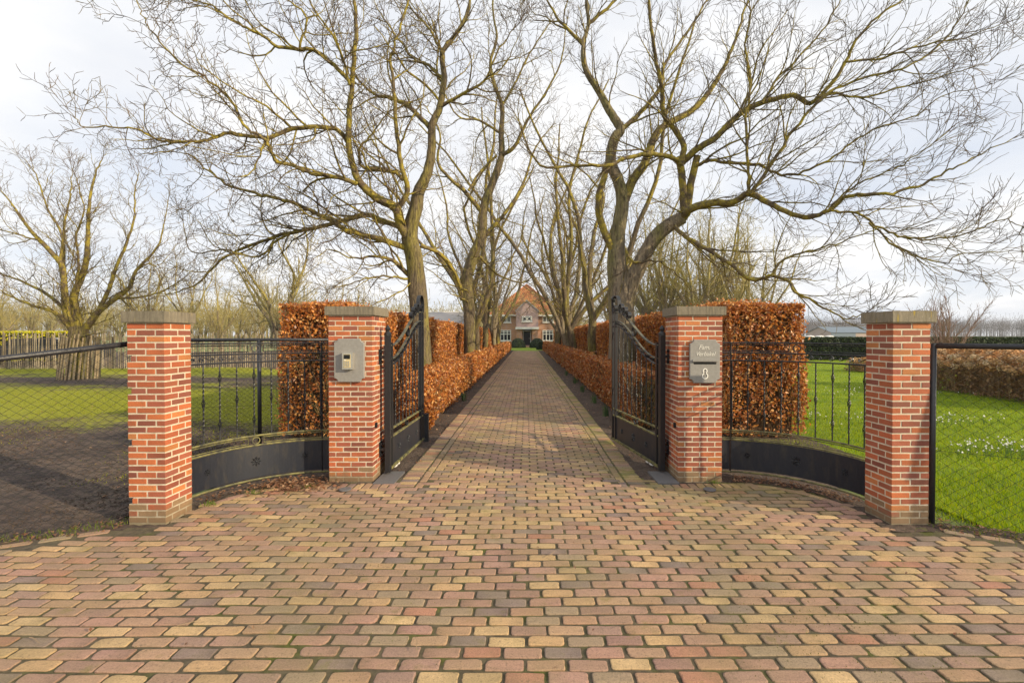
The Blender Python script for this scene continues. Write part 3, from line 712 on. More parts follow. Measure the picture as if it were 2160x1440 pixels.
# ---------------------------------------------------------------- chain link
def chain_link(name, A, B, ha, hb, label, rail=True, posts=(), cell=.040, zb=.0, wire=.0023, mesh_over=.03, parent_group='black chain link fences'):
    A = Vector(A); B = Vector(B); d = B-A; L_ = d.length; u = d.normalized(); nrm = Vector((-u.y, u.x, 0))
    t = tag(empty(name, (A.x, A.y, 0)), label, 'wire fence', parent_group)
    m = MB(); cw, ch = cell, cell*.80
    n = int(L_/cw)+1
    V, Fq = [], []
    # zigzag wires, each vertical strand zigzags and links its neighbour
    for k in range(n+1):
        x0 = k*cw; pts = []; top = ha+(hb-ha)*min(1, x0/L_); rows = int((top+mesh_over-zb)/ch)
        for j in range(rows+1):
            x = x0+(cw if (j+k) % 2 else 0); jig = random.uniform(-.0015, .0015)
            x = max(0, min(L_, x)); pts.append(u*x+nrm*(.003*(1 if j % 2 else -1)+.006*math.sin(k*.7))+Vector((0, 0, zb+j*ch+jig)))
        m.tube(pts, wire, 3, cap=False)
    m.build('wire_mesh', M_mesh, t)
    if rail:
        m = MB(); m.tube([Vector((0, 0, ha)), d*.5+Vector((0, 0, (ha+hb)/2+.004)), d+Vector((0, 0, hb))], .024, 10); m.build('top_rail', M_pipe, t, smooth=True)
        m = MB(); pts = [d*(i/60)+Vector((0, 0, ha+(hb-ha)*i/60))+(nrm*math.cos(i*1.3)+Vector((0, 0, 1))*math.sin(i*1.3))*.0275 for i in range(61)]
        m.tube(pts, .0018, 3, cap=False); m.build('lacing_wire', M_mesh, t)
    for f in posts:
        m = MB(); m.tube([d*f+Vector((0, 0, -.1)), d*f+Vector((0, 0, (ha+(hb-ha)*f)+.02))], .026, 10); m.build('post', M_pipe, t, smooth=True)
    m = MB(); m.tube([Vector((0, 0, .62)), d+Vector((0, 0, .62))], .0018, 3, cap=False); m.build('tension_wire', M_mesh, t)
    return t
chain_link('chain_link_fence', (-3.40, 4.15, 0), (-5.7, 2.55, 0), 1.54, 1.14, 'black wire mesh fence with sloping top rail left of the muddy yard end pillar')
chain_link('chain_link_fence', (3.475, 4.03, 0), (5.9, 2.65, 0), 1.515, 1.49, 'black wire mesh fence in front of the green lawn right of the end pillar', posts=(0,), cell=.052)
chain_link('chain_link_fence', (-4.75, 6.35, 0), (-2.62, 7.02, 0), 1.54, 1.54, 'black wire mesh fence behind the curved left iron panel with a dark middle post', posts=(.46,), cell=.038, wire=.0023)

# ---------------------------------------------------------------- leaves
def leaf_cloud(pos, nrm, size, cols, bent=True, flat=.35, aspect=.62):
    """pos (n,3), nrm (n,3) preferred facing; returns V,T,col"""
    n = len(pos); r = RNG.normal(size=(n, 3)); N_ = nrm*flat+r*.55; N_ /= np.linalg.norm(N_, axis=1, keepdims=True)+1e-9
    A = np.cross(N_, RNG.normal(size=(n, 3))); A /= np.linalg.norm(A, axis=1, keepdims=True)+1e-9; B = np.cross(N_, A)
    s = (size*RNG.uniform(.7, 1.3, n))[:, None]; a = A*s*.5; b = B*s*.5*aspect; cup = N_*s*RNG.uniform(-.05, .28, n)[:, None]
    V = np.stack([pos-a, pos-a*.15+b+cup, pos+a+cup*.4, pos-a*.15-b+cup], 1)
    T = np.array([[0, 1, 2], [0, 2, 3]]); idx = (np.arange(n)*4)[:, None, None]+T[None]
    c = np.array(cols)[RNG.integers(0, len(cols), n)]*RNG.uniform(.75, 1.2, (n, 1)); C4 = np.repeat(c[:, None], 4, 1)
    return V.reshape(-1, 3), idx.reshape(-1, 3), C4.reshape(-1, 3)
BEECH = [(.60, .225, .045), (.70, .31, .065), (.50, .16, .035), (.80, .48, .18), (.38, .12, .03), (.66, .27, .05), (.24, .085, .03), (.58, .25, .08), (.44, .20, .07)]
BEECH_S = [(.56, .21, .05), (.50, .17, .04), (.64, .30, .085), (.38, .13, .035), (.46, .16, .04), (.60, .38, .17), (.28, .11, .04)]
def box_hedge(name, x0, x1, y0, y1, h, label, cols, parent_group, faces='', near=2000, gaps=0, z0=.06):
    """trimmed hedge: leaf shell over a dark twiggy inside; faces to dress: any of '-x +x -y +y top' """
    t = tag(empty(name, ((x0+x1)/2, y0, 0)), label, 'hedge', parent_group)
    t_off = np.array([(x0+x1)/2, y0, 0]); PV, PN, PS = [], [], []
    def face(o, u, v, n, ul, vl, dens_fn, size_fn):
        # u,v unit axes; slices along whichever axis is Y
        steps = max(1, int(ul/1.0)) 
        for i in range(steps):
            a0, a1 = ul*i/steps, ul*(i+1)/steps; yc = (o+u*(a0+a1)/2)[1]; cnt = int((a1-a0)*vl*dens_fn(yc)); 
            if cnt < 1: continue
            p = o+u*RNG.uniform(a0, a1, cnt)[:, None]+v*RNG.uniform(0, vl, cnt)[:, None]
            wav = .035*np.sin(p[:, 1]*1.9+p[:, 2]*2.1)+.02*np.sin(p[:, 1]*5.3+p[:, 0]*3)+.03*np.sin(p[:, 0]*4+p[:, 2]*3.3)
            depth = RNG.exponential(.045, cnt)-wav*.8-.012-(RNG.random(cnt) < .10)*RNG.uniform(.01, .075, cnt); p = p-n*np.minimum(depth, .2)[:, None]
            pn = np.sin(p[:, 0]*3.1+p[:, 1]*2.3+1)*np.sin(p[:, 2]*4.2+p[:, 1]*1.3+p[:, 0])+.5*np.sin(p[:, 1]*7.7+p[:, 0]*8.1+p[:, 2]*5); thin_ = np.clip(.30*(pn < -.35)+.45*(p[:, 2] < .75)*(RNG.random(cnt) < .7)*(abs(n[1]) > .5)+.35*(p[:, 2] < .3), 0, .85)
            kp = RNG.random(cnt) > thin_; p = p[kp]; cnt = len(p)
            PV.append(p); PN.append(np.tile(n, (cnt, 1))); PS.append(np.full(cnt, size_fn(yc)))
    dens = lambda y: near*1.05*min(1, (8./max(y, 8))**1.45)
    size = lambda y: .055*min(4, (max(y, 8)/8)**.68)
    E = np.eye(3)
    if '-y' in faces: face(np.array([x0, y0, z0]), E[0], E[2], -E[1], x1-x0, h-z0, dens, size)
    if '+y' in faces: face(np.array([x0, y1, z0]), E[0], E[2], E[1], x1-x0, h-z0, dens, size)
    if '+x' in faces: face(np.array([x1, y0, z0]), E[1], E[2], E[0], y1-y0, h-z0, dens, size)
    if '-x' in faces: face(np.array([x0, y0, z0]), E[1], E[2], -E[0], y1-y0, h-z0, dens, size)
    if 'top' in faces: face(np.array([x0, y0, h]), E[1], E[0], E[2], y1-y0, x1-x0, lambda y: dens(y)*.7, size)
    pos = np.concatenate(PV)-t_off; V, T, c = leaf_cloud(pos, np.concatenate(PN), np.concatenate(PS), cols)
    link('leaves', arr_mesh('leaves', V, T, M_leaf, c), t, 'stuff')
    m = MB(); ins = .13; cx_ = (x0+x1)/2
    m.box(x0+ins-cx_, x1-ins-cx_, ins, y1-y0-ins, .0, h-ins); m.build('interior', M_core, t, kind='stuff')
    # stems near the surface of the near end
    m = MB()
    for k in range(int(min(330, 120*(x1-x0+min(4, y1-y0))))):
        if random.random() < .5 and '-y' in faces: b = Vector((random.uniform(x0, x1)-cx_, random.uniform(.02, .11), random.uniform(0, h*.6)))
        else:
            b = Vector(((x1-.08 if ('+x' in faces and random.random() < .7) else x0+.08)-cx_, random.uniform(0, 5), random.uniform(0, h*.5)))
        pts = [b]; d = Vector((random.uniform(-.4, .4), random.uniform(-.4, .4), 1)).normalized()
        for _ in range(6):
            d = (d+Vector((random.uniform(-.25, .25), random.uniform(-.2, .2), .1))).normalized(); q = pts[-1]+d*random.uniform(.06, .12)
            if q.z > h-.05: break
            pts.append(q)
        if len(pts) > 2: m.tube(pts, .0042, 3, cap=False)
    if m.v: m.build('stems', M_twig, t, kind='stuff')
    return t
G = 'tall clipped beech hedges along the drive'
box_hedge('beech_hedge', -3.82, -3.0, 7.3, 54, 2.10, 'tall russet beech hedge behind the intercom pillar on the yard side', BEECH, G, '-y +x -x top', near=2300)
box_hedge('beech_hedge', 3.12, 4.32, 7.3, 54, 2.10, 'tall russet beech hedge behind the letterbox pillar on the lawn side', BEECH, G, '-y -x +x top', near=2300)
G = 'low clipped beech hedges edging the drive'
box_hedge('low_beech_hedge', -2.15, -1.70, 8.6, 51, .90, 'low russet beech hedge lining the left edge of the brick drive', BEECH, G, '-y +x top', near=2300)
box_hedge('low_beech_hedge', 1.86, 2.28, 8.0, 51, .98, 'low russet beech hedge lining the right edge of the brick drive', BEECH_S, G, '-y -x top', near=2300)
# loose unclipped beech growth behind the left leaf
t = tag(empty('beech_bush', (-1.8, 7.9, 0)), 'loose bright orange beech bush pushing through behind the left gate leaf', 'bush')
n = 5200; q = RNG.normal(size=(n, 3)); q /= np.linalg.norm(q, axis=1, keepdims=True); rr = RNG.uniform(.55, 1.05, n)[:, None]
pos = q*rr*np.array([.33, .62, .50])+np.array([0, 0, .48]); pos = pos[pos[:, 2] > .03]
V, T, c = leaf_cloud(pos, np.tile([.3, -.3, .3], (len(pos), 1)), np.full(len(pos), .060), BEECH); link('leaves', arr_mesh('leaves', V, T, M_leaf, c), t, 'stuff')
m = MB()
for k in range(46):
    d = Vector((random.uniform(-.5, .5), random.uniform(-.9, .9), 1.1)).normalized(); p = Vector((random.uniform(-.1, .1), random.uniform(-.2, .2), 0)); pts = [p]
    for _ in range(8): d = (d+Vector([random.uniform(-.2, .2) for _ in range(3)])).normalized(); pts.append(pts[-1]+d*.10)
    m.tube(pts, [.006*(1-i/11) for i in range(9)], 3)
m.build('stems', M_twig, t, kind='stuff')

# yew and hydrangea hedges
def leafy_box(name, x0, x1, y0, y1, h, label, cat, cols, m_, n, size, core, group=None):
    t = tag(empty(name, ((x0+x1)/2, (y0+y1)/2, 0)), label, cat, group); a, b = (x1-x0)/2, (y1-y0)/2
    p = np.stack([RNG.uniform(-a, a, n), RNG.uniform(-b, b, n), RNG.uniform(0.02, h, n)], 1); f = RNG.integers(0, 4, n)
    p[f == 0, 1] = -b; p[f == 1, 2] = h; p[f == 2, 0] = -a; p[f == 3, 0] = a; nr = np.zeros((n, 3)); nr[f == 0, 1] = -1; nr[f == 1, 2] = 1; nr[f == 2, 0] = -1; nr[f == 3, 0] = 1
    p -= nr*RNG.exponential(.05, n)[:, None]; V, T, c = leaf_cloud(p, nr, np.full(n, size), cols); link('leaves', arr_mesh('leaves', V, T, m_, c), t, 'stuff')
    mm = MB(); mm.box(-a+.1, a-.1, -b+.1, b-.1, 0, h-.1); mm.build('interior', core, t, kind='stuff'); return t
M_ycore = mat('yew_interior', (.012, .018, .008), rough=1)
leafy_box('yew_hedge', 17, 48, 31.5, 33, 1.50, 'dark green clipped yew hedge at the far side of the lawn', 'hedge', [(.035, .06, .014), (.025, .045, .012), (.06, .085, .02)], M_yew, 34000, .13, M_ycore)

def hydrangea(x, y, h, r, n, parent=None):
    pass
def hydrangea_row(pts, h, label, nper=1, group='brown dried hydrangea beds', heads=True, head_r=.095, dens=1.0, width=1.3):
    base = Vector((pts[0][0], pts[0][1], 0)); t = tag(empty('hydrangea_bed', base), label, 'hydrangeas', group)
    LP = []; stems = MB(); HV, HT, HC, off = [], [], [], 0; cols = [(.62, .40, .20), (.70, .50, .28), (.46, .27, .12), (.64, .36, .16), (.74, .58, .38)]
    L_ = sum((Vector(pts[i+1])-Vector(pts[i])).length for i in range(len(pts)-1)); N_ = int(L_*width*60*dens)
    for k in range(N_):
        f = random.random()*L_; i = 0
        while i < len(pts)-2 and f > (Vector(pts[i+1])-Vector(pts[i])).length: f -= (Vector(pts[i+1])-Vector(pts[i])).length; i += 1
        a, b = Vector(pts[i]), Vector(pts[i+1]); d = (b-a).normalized(); nn = Vector((-d.y, d.x)); q = a+d*f+nn*random.uniform(-width/2, width/2)
        zt = h*random.uniform(.72, 1.03)*(1-.25*abs((q-a-d*f).length/(width/2))**3); r0 = Vector((q.x-base.x, q.y-base.y, 0))
        top = r0+Vector((random.uniform(-.15, .15), random.uniform(-.15, .15), zt)); stems.tube([r0, r0.lerp(top, .5)+Vector((random.uniform(-.05, .05), random.uniform(-.05, .05), 0)), top], [.005, .004, .003], 3, cap=False)
        for _ in range(2):
            e = r0.lerp(top, random.uniform(.2, .6)); stems.tube([e, e+Vector((random.uniform(-.15, .15), random.uniform(-.15, .15), random.uniform(.2, .4)*h))], .0025, 3, cap=False)
        m_ = 34; v = RNG.normal(size=(m_, 3)); v /= np.linalg.norm(v, axis=1, keepdims=True); hr = head_r*random.uniform(.7, 1.25); cc = random.choice(cols)
        pos = v*hr*np.array([1, 1, .72])+np.array(top); V, T, c = leaf_cloud(pos, v, np.full(m_, hr*.62), [cc], flat=1.2, aspect=.9); HV.append(V); HT.append(T+off); HC.append(c); off += len(V)
    for k in range(int(L_*width*900)):
        f = random.random()*L_; i = 0
        while i < len(pts)-2 and f > (Vector(pts[i+1])-Vector(pts[i])).length: f -= (Vector(pts[i+1])-Vector(pts[i])).length; i += 1
        a, b = Vector(pts[i]), Vector(pts[i+1]); d = (b-a).normalized(); nn = Vector((-d.y, d.x)); q = a+d*f+nn*random.uniform(-width/2, width/2)
        LP.append((q.x-base.x, q.y-base.y, random.uniform(.03, h*.62)))
    V, T, c = leaf_cloud(np.array(LP), np.tile([0, -.3, .3], (len(LP), 1)), np.full(len(LP), .085), [(.33, .20, .10), (.40, .25, .13), (.24, .14, .07)]); link('dry_leaves', arr_mesh('dry_leaves', V, T, M_dry, c), t, 'stuff')
    stems.build('stems', M_stick, t, kind='stuff'); link('flower_heads', arr_mesh('flower_heads', np.concatenate(HV), np.concatenate(HT), M_dry, np.concatenate(HC)), t, 'stuff'); return t
M_dry = mat('dried_petal', attr=True, rough=.9, transl=.25)
hydrangea_row([(12.9, 9.3), (12.9, 12), (13.3, 15.0)], 1.20, 'brown dried hydrangea bed beside the bright lawn behind the right wire fence', width=2.0, dens=1.15)
hydrangea_row([(14.6, 21.0), (18.5, 22.0)], .62, 'low brown hydrangea bed far across the lawn seen through the right iron panel', dens=.9, head_r=.06, width=1.0)

# ---------------------------------------------------------------- trees
class Tree:
    def __init__(s): s.V = {'trunk': [[], [], 0], 'branch': [[], [], 0], 'twig': [[], [], 0]}; s.nb = 0
    def tube(s, pts, rad, kind, n):
        P_ = np.asarray(pts, dtype=float); m = len(P_); T_ = np.empty_like(P_); T_[1:-1] = P_[2:]-P_[:-2]; T_[0] = P_[1]-P_[0]; T_[-1] = P_[-1]-P_[-2]
        T_ /= np.linalg.norm(T_, axis=1, keepdims=True)+1e-9
        ref = np.array([.31, .87, .38]) if abs(T_[0, 1]) < .8 else np.array([.9, .1, .4])
        A = np.cross(T_, ref); A /= np.linalg.norm(A, axis=1, keepdims=True)+1e-9; B = np.cross(T_, A)
        q = np.arange(n)*2*PI/n; r = np.asarray(rad)[:, None, None]
        if kind == 'trunk':
            lump = 1+.10*np.sin(q*3+P_[:, 2:3]*1.7)+.06*np.sin(q*5+P_[:, 2:3]*3.1); r = r*lump[:, :, None]
        V = P_[:, None]+r*(A[:, None]*np.cos(q)[None, :, None]+B[:, None]*np.sin(q)[None, :, None])
        S = s.V[kind]; i = (np.arange(m-1)*n)[:, None]; k = np.arange(n)[None]; k2 = (k+1) % n
        S[1].append(np.stack([i+k, i+k2, i+n+k2, i+n+k], -1).reshape(-1, 4)+S[2]); S[0].append(V.reshape(-1, 3)); S[2] += m*n
    def build(s, t, origin, mats, ktwig='twigs'):
        for kd, nm in (('trunk', 'trunk'), ('branch', 'branches'), ('twig', 'twigs')):
            S = s.V[kd]
            if not S[0]: continue
            V = np.concatenate(S[0])-np.array(origin); link(nm, arr_mesh(nm, V, np.concatenate(S[1]), mats[kd], smooth=kd != 'twig'), t, None if kd == 'trunk' else 'stuff')
def unit(v): return v/(np.linalg.norm(v)+1e-9)
def catmull(pts, rad, sub):
    p = [np.array(x, float) for x in pts]; p = [2*p[0]-p[1]]+p+[2*p[-1]-p[-2]]; out, ro = [], []
    for i in range(1, len(p)-2):
        for k in range(sub):
            t = k/sub; a, b, c, d = p[i-1:i+3]
            out.append(.5*((2*b)+(-a+c)*t+(2*a-5*b+4*c-d)*t*t+(-a+3*b-3*c+d)*t**3)); ro.append(rad[i-1]*(1-t)+rad[i]*t)
    out.append(p[-2]); ro.append(rad[-1]); return out, ro
def grow(tr, p, d, L_, r, lev, prm):
    """wandering branch with side shoots"""
    seg = max(.05, L_/prm['segs'][min(lev, 3)]); n = max(3, int(L_/seg)); pts = [p]; rs = [r]; d = unit(np.array(d)); wob = prm['wob']
    kink = None
    for i in range(n):
        f = (i+1)/n; d = unit(d+RNG.normal(0, wob, 3)+np.array([0, 0, prm['up']*(1 if lev > 0 else .6)])); p = p+d*seg; pts.append(p); rs.append(max(prm['rmin']*(1-.5*f), r*(1-f*.75)))
    kind = 'branch' if r > prm['rb'] else 'twig'; sides = 6 if r > .03 else (4 if r > prm['rb'] else 3)
    tr.tube(pts, rs, kind, sides)
    shoots(tr, pts, rs, L_, lev, prm)
def shoots(tr, pts, rs, L_, lev, prm, dens=1, lscale=1):
    if lev >= prm['maxlev']: return
    n = len(pts); step = prm['gap'][min(lev, len(prm['gap'])-1)]/dens
    acc = RNG.uniform(.3, 1)*step; side = RNG.uniform(0, 2*PI)
    for i in range(1, n):
        d = pts[i]-pts[i-1]; ln = np.linalg.norm(d); acc -= ln
        while acc < 0:
            acc += step*RNG.uniform(.6, 1.4); t = unit(d); a = unit(np.cross(t, np.array([.2, .3, 1.]))) ; b = np.cross(t, a); side += 2.4+RNG.uniform(-.6, .6)
            f = i/n; lat = a*math.cos(side)+b*math.sin(side)*prm.get('flat', 1)
            ang = math.radians(RNG.uniform(*prm['ang'])); dd = unit(t*math.cos(ang)+lat*math.sin(ang))
            cl = prm['len'][min(lev, len(prm['len'])-1)]*RNG.uniform(.5, 1.2)*(1-.62*f)*lscale; cr = min(rs[i]*.62, max(prm['rmin'], cl*prm['rl']))
            tr.nb += 1
            grow(tr, np.array(pts[i]), dd, cl, cr, lev+1, prm)
def traced_limb(tr, zpts, scale, ox, oy, Ys, rads, prm, kind='branch', dens=1, lscale=1, lev=0, jit=.03):
    """limb given by outline points, at distances Ys (interpolated); rads metres (start, end)"""
    n = len(zpts); pts = []; rr = []
    for i, (zx, zy) in enumerate(zpts):
        f = i/(n-1); Y = np.interp(f, np.linspace(0, 1, len(Ys)), Ys); p = P(ox+zx/scale, oy+zy/scale, Y); pts.append((p.x, p.y, p.z)); rr.append(np.interp(f, np.linspace(0, 1, len(rads)), rads))
    o, r = catmull(pts, rr, 5); o = [x+RNG.normal(0, jit*.5, 3)*min(1, .03/ri) if 0 < i < len(o)-1 else x for i, (x, ri) in enumerate(zip(o, r))]
    tr.tube(o, r, kind, 12 if kind == 'trunk' else 7)
    if dens:
        shoots(tr, o, r, 1, lev, prm, dens, lscale)
        if r[-1] < .035:
            d = unit(np.array(o[-1])-np.array(o[-3]))
            for q in range(3): grow(tr, np.array(o[-1]), d+RNG.normal(0, .3, 3), RNG.uniform(.4, 1.0)*prm['len'][0]*.38, r[-1]*.9, 1, prm)
BARK = {'trunk': M_bark, 'branch': M_branch, 'twig': M_twig}
WAL = dict(segs=(13, 9, 6, 4), wob=.185, up=.055, rmin=.0060, rb=.0100, maxlev=3, gap=(.225, .155, .105), len=(2.0, .72, .25), ang=(30, 66), rl=.0150)
def zl(*a): return list(a)
# left avenue tree nearest the gate
Y1 = 11.0; z1 = dict(scale=2.182, ox=150, oy=0)
tr = Tree(); T = lambda pts, Ys, r, **k: traced_limb(tr, pts, z1['scale'], z1['ox'], z1['oy'], Ys, r, WAL, **k)
T([(1618, 1780), (1610, 1600), (1600, 1440), (1592, 1300), (1582, 1180), (1562, 1080), (1588, 960), (1602, 880), (1640, 800), (1660, 700), (1665, 580), (1700, 500), (1720, 380), (1715, 250), (1780, 160), (1830, 50), (1850, -120)], [Y1], [.24, .22, .205, .20, .19, .17, .14, .12, .105, .09, .08, .07, .055, .045, .035, .02], kind='trunk', dens=0)
T([(1700, 500), (1720, 380), (1715, 250), (1780, 160), (1830, 50), (1850, -120)], [Y1], [.06, .02], dens=1)
T([(1562, 1110), (1520, 1040), (1500, 965), (1440, 930), (1390, 900), (1330, 840), (1300, 760), (1280, 660), (1285, 560), (1295, 400), (1310, 250), (1320, 100), (1290, -60)], [11, 10.4, 10, 9.6], [.11, .115, .10, .085, .07, .06, .05, .04, .03], dens=1)
T([(1280, 660), (1220, 600), (1140, 590), (1020, 600), (900, 640), (740, 620), (640, 650), (540, 655), (430, 655), (340, 610), (230, 590), (80, 590), (30, 550)], [10.2, 9.2, 8.4], [.05, .045, .03, .018, .008], dens=1)
T([(1295, 390), (1200, 300), (1130, 240), (1060, 235), (960, 225), (880, 170), (780, 120), (700, 70), (640, 30), (540, 10), (480, 0)], [9.9, 9.4, 9], [.045, .035, .02, .008])
T([(1320, 850), (1230, 820), (1110, 800), (1020, 760), (940, 740), (900, 650), (820, 600), (740, 470), (640, 380), (520, 300), (400, 180), (350, 100), (310, 0)], [10.2, 9.2, 8.6], [.05, .035, .02, .007])
T([(1560, 1150), (1450, 1110), (1330, 1080), (1250, 1050), (1170, 1000), (1010, 930), (880, 900), (740, 860), (640, 790), (560, 720), (480, 700)], [11, 10.6, 11], [.075, .06, .04, .025, .008])
T([(1530, 1050), (1440, 1020), (1360, 990), (1280, 1010), (1130, 1050), (970, 1080), (860, 1120), (780, 1150), (690, 1200), (600, 1290), (500, 1340), (380, 1370)], [11, 11.4, 11.8], [.07, .055, .04, .028, .008])
T([(1130, 1050), (980, 1090), (860, 1180), (700, 1150), (560, 1160), (520, 1020)], [11.4, 11.0], [.035, .008])
T([(1560, 1270), (1480, 1200), (1390, 1180), (1300, 1190), (1200, 1150), (1120, 1190)], [11, 10], [.06, .02, .008])
T([(1590, 1290), (1520, 1280), (1440, 1270), (1330, 1290), (1200, 1330)], [11, 10.2], [.035, .008])
T([(1500, 970), (1550, 880), (1525, 780), (1500, 600), (1490, 400), (1470, 300), (1500, 200), (1560, 0)], [10.8, 10.2, 10], [.07, .05, .03, .02])
T([(1650, 590), (1560, 500), (1480, 460), (1400, 440), (1290, 330), (1200, 240)], [11, 11.6, 12], [.06, .04, .01])
T([(1530, 830), (1480, 790), (1350, 770), (1330, 700), (1390, 620), (1450, 540)], [10.9, 10], [.05, .012])
T([(1720, 380), (1650, 310), (1580, 280), (1460, 120), (1400, 20)], [11, 11.6], [.045, .01])
T([(1715, 250), (1640, 130), (1560, 40), (1500, -60)], [11, 12], [.035, .01])
T([(1700, 500), (1800, 440), (1900, 380), (1960, 260), (2040, 140)], [11, 10.4], [.045, .01])
T([(1900, 380), (2000, 300), (2080, 120)], [10.6, 10], [.02, .006])
T([(1290, 400), (1230, 210), (1130, 60), (1060, -60)], [9.8, 9.2], [.03, .008])
T([(1060, 235), (1090, 100), (1020, 20), (900, -50)], [9.5, 9], [.025, .008])
T([(900, 640), (860, 760), (780, 820), (660, 760)], [9.4, 9], [.02, .006])
T([(1610, 1130), (1700, 1170), (1760, 1250), (1790, 1320)], [11, 12], [.05, .03], dens=.6)
t = tag(empty('walnut_tree', P(885, 708+F*CAMH/Y1, Y1)), 'gnarled bare tree behind the left gate leaf with a limb reaching far left', 'tree', 'bare trees lining the drive')
tr.build(t, t.location, BARK)
# second left tree
Y2 = 20.4; tr = Tree(); WAL2 = dict(WAL, gap=(.38, .26, .20, .2), len=(2.3, 1.05, .52, .28), maxlev=3, rmin=.005)
T = lambda pts, Ys, r, **k: traced_limb(tr, pts, z1['scale'], z1['ox'], z1['oy'], Ys, r, WAL2, **k)
T([(1835, 1740), (1832, 1440), (1822, 1300), (1850, 1180), (1890, 1080), (1900, 960), (1940, 850), (1980, 720), (1980, 620), (1985, 500), (1950, 400), (1930, 300), (1960, 180), (1940, 40), (1960, -100)], [Y2], [.27, .25, .24, .22, .2, .17, .15, .12, .1, .085, .07, .05, .04, .02], kind='trunk', dens=.9)
T([(1805, 1380), (1760, 1250), (1700, 1170), (1620, 1130), (1560, 1060), (1460, 1000)], [20.4, 18.5], [.14, .10, .05, .02])
T([(1900, 990), (1810, 880), (1750, 830), (1690, 750), (1700, 620), (1640, 500)], [20.4, 19], [.11, .02])
T([(1830, 880), (1880, 800), (1960, 720)], [20, 20.4], [.06, .05])
T([(1980, 720), (2040, 680), (2100, 560), (2180, 440), (2250, 300), (2280, 120)], [20.4, 19], [.10, .05, .02])
T([(1910, 1080), (2000, 980), (2080, 850), (2130, 700), (2200, 600)], [20.4, 21], [.10, .02])
T([(1980, 620), (1880, 560), (1780, 540), (1700, 400)], [20.4, 19.5], [.06, .02])
T([(1980, 500), (2040, 400), (2110, 260), (2200, 120)], [20.4, 20], [.06, .02])
T([(1880, 1180), (1960, 1260), (2080, 1300), (2160, 1230)], [20.4, 21], [.06, .02])
t = tag(empty('walnut_tree', P(988, 708+F*CAMH/Y2, Y2)), 'second bare tree from the gate on the left with a side stem forking low', 'tree', 'bare trees lining the drive'); tr.build(t, t.location, BARK)
# right avenue tree
YR = 12.2; tr = Tree(); WAR = dict(WAL, wob=.135, up=.03, gap=(.25, .20, .155), len=(1.85, .85, .38), ang=(20, 48), flat=.8, maxlev=3, rl=.0130)
TR = lambda pts, Ys, r, **k: traced_limb(tr, pts, 2, 1080, 0, Ys, r, WAR, **k)
TR([(470, 1640), (465, 1440), (455, 1240), (440, 1100), (450, 980), (465, 860), (450, 780), (412, 680), (430, 590), (455, 550), (420, 490), (370, 400), (310, 300), (300, 200), (320, 100), (300, -60)], [YR], [.36, .34, .32, .22, .18, .16, .15, .14, .13, .12, .10, .085, .07, .055, .045, .03], kind='trunk', dens=0)
TR([(420, 490), (370, 400), (310, 300), (300, 200), (320, 100), (300, -60)], [YR], [.07, .03])
TR([(440, 1090), (375, 940), (365, 830), (385, 760), (400, 690)], [12.2, 11.9], [.10, .09, .07], dens=.4)
TR([(465, 870), (510, 760), (560, 690), (600, 580), (650, 530), (760, 470), (830, 390), (880, 310), (920, 220), (960, 100), (1000, -30)], [12.2, 12.8, 13], [.13, .12, .10, .08, .06, .04, .02])
TR([(470, 1290), (500, 1190), (530, 1130), (590, 1020), (650, 960), (720, 920)], [12.2, 11.8], [.24, .20, .18, .165, .15], kind='trunk', dens=.1)
TR([(720, 920), (750, 885), (830, 860), (930, 855), (1000, 820), (1100, 870), (1230, 920), (1330, 890), (1410, 830), (1540, 820), (1680, 800), (1800, 740), (1900, 690), (2100, 590)], [11.8, 10.4, 9.2, 8.6], [.11, .09, .07, .05, .04, .03, .02, .008])
TR([(725, 900), (720, 800), (708, 700), (690, 670)], [11.8, 11.6], [.10, .085], dens=.3)
TR([(708, 700), (722, 620), (690, 560), (640, 490), (630, 380), (600, 250), (580, 100), (570, -40)], [11.6, 11], [.08, .03])
TR([(740, 885), (752, 780), (780, 660)], [11.8, 11.6], [.10, .085], dens=.3)
TR([(715, 690), (780, 630), (850, 590), (950, 490), (1050, 440), (1180, 410), (1250, 440), (1330, 370), (1400, 270), (1440, 180), (1560, 60), (1700, -20)], [11.7, 10.6, 9.8], [.09, .075, .06, .045, .03, .015])
TR([(700, 680), (640, 660), (560, 655), (480, 670), (400, 700), (290, 700), (120, 700), (50, 570), (10, 480)], [11.6, 11, 10.4], [.06, .05, .03, .01])
TR([(1000, 820), (990, 700), (980, 500), (1000, 370), (980, 200), (1000, 60)], [10.4, 10], [.035, .015])
TR([(680, 955), (730, 1000), (800, 1040), (900, 1100), (1010, 1180), (1100, 1165), (1170, 1190), (1190, 1230), (1290, 1280), (1400, 1340), (1490, 1320)], [11.8, 10, 9], [.055, .045, .035, .025, .008])
TR([(1090, 1165), (1150, 1090), (1250, 1060), (1360, 1030), (1500, 980), (1580, 960)], [10, 9.2], [.028, .008])
TR([(1000, 820), (1060, 740), (1150, 600), (1210, 520), (1330, 400), (1500, 330), (1650, 290), (1790, 200), (1880, 80), (1920, 0)], [10.4, 9.6, 9], [.045, .03, .018, .007])
TR([(1340, 890), (1450, 900), (1580, 980), (1700, 1010), (1860, 1000), (1960, 970), (2080, 930), (2150, 960)], [9.6, 8.8], [.025, .007])
TR([(768, 705), (830, 680), (900, 690), (1040, 700), (1120, 740), (1200, 730), (1330, 680), (1450, 590), (1560, 540), (1700, 490), (1800, 410), (1950, 380)], [11.6, 10.2, 9.4], [.045, .03, .018, .007])
TR([(1500, 940), (1620, 1040), (1800, 1110), (1900, 1070), (2090, 1060)], [9.4, 8.8], [.02, .006])
TR([(1250, 440), (1330, 400), (1480, 420), (1620, 380), (1800, 330), (2000, 270)], [10.2, 9.4], [.03, .007])
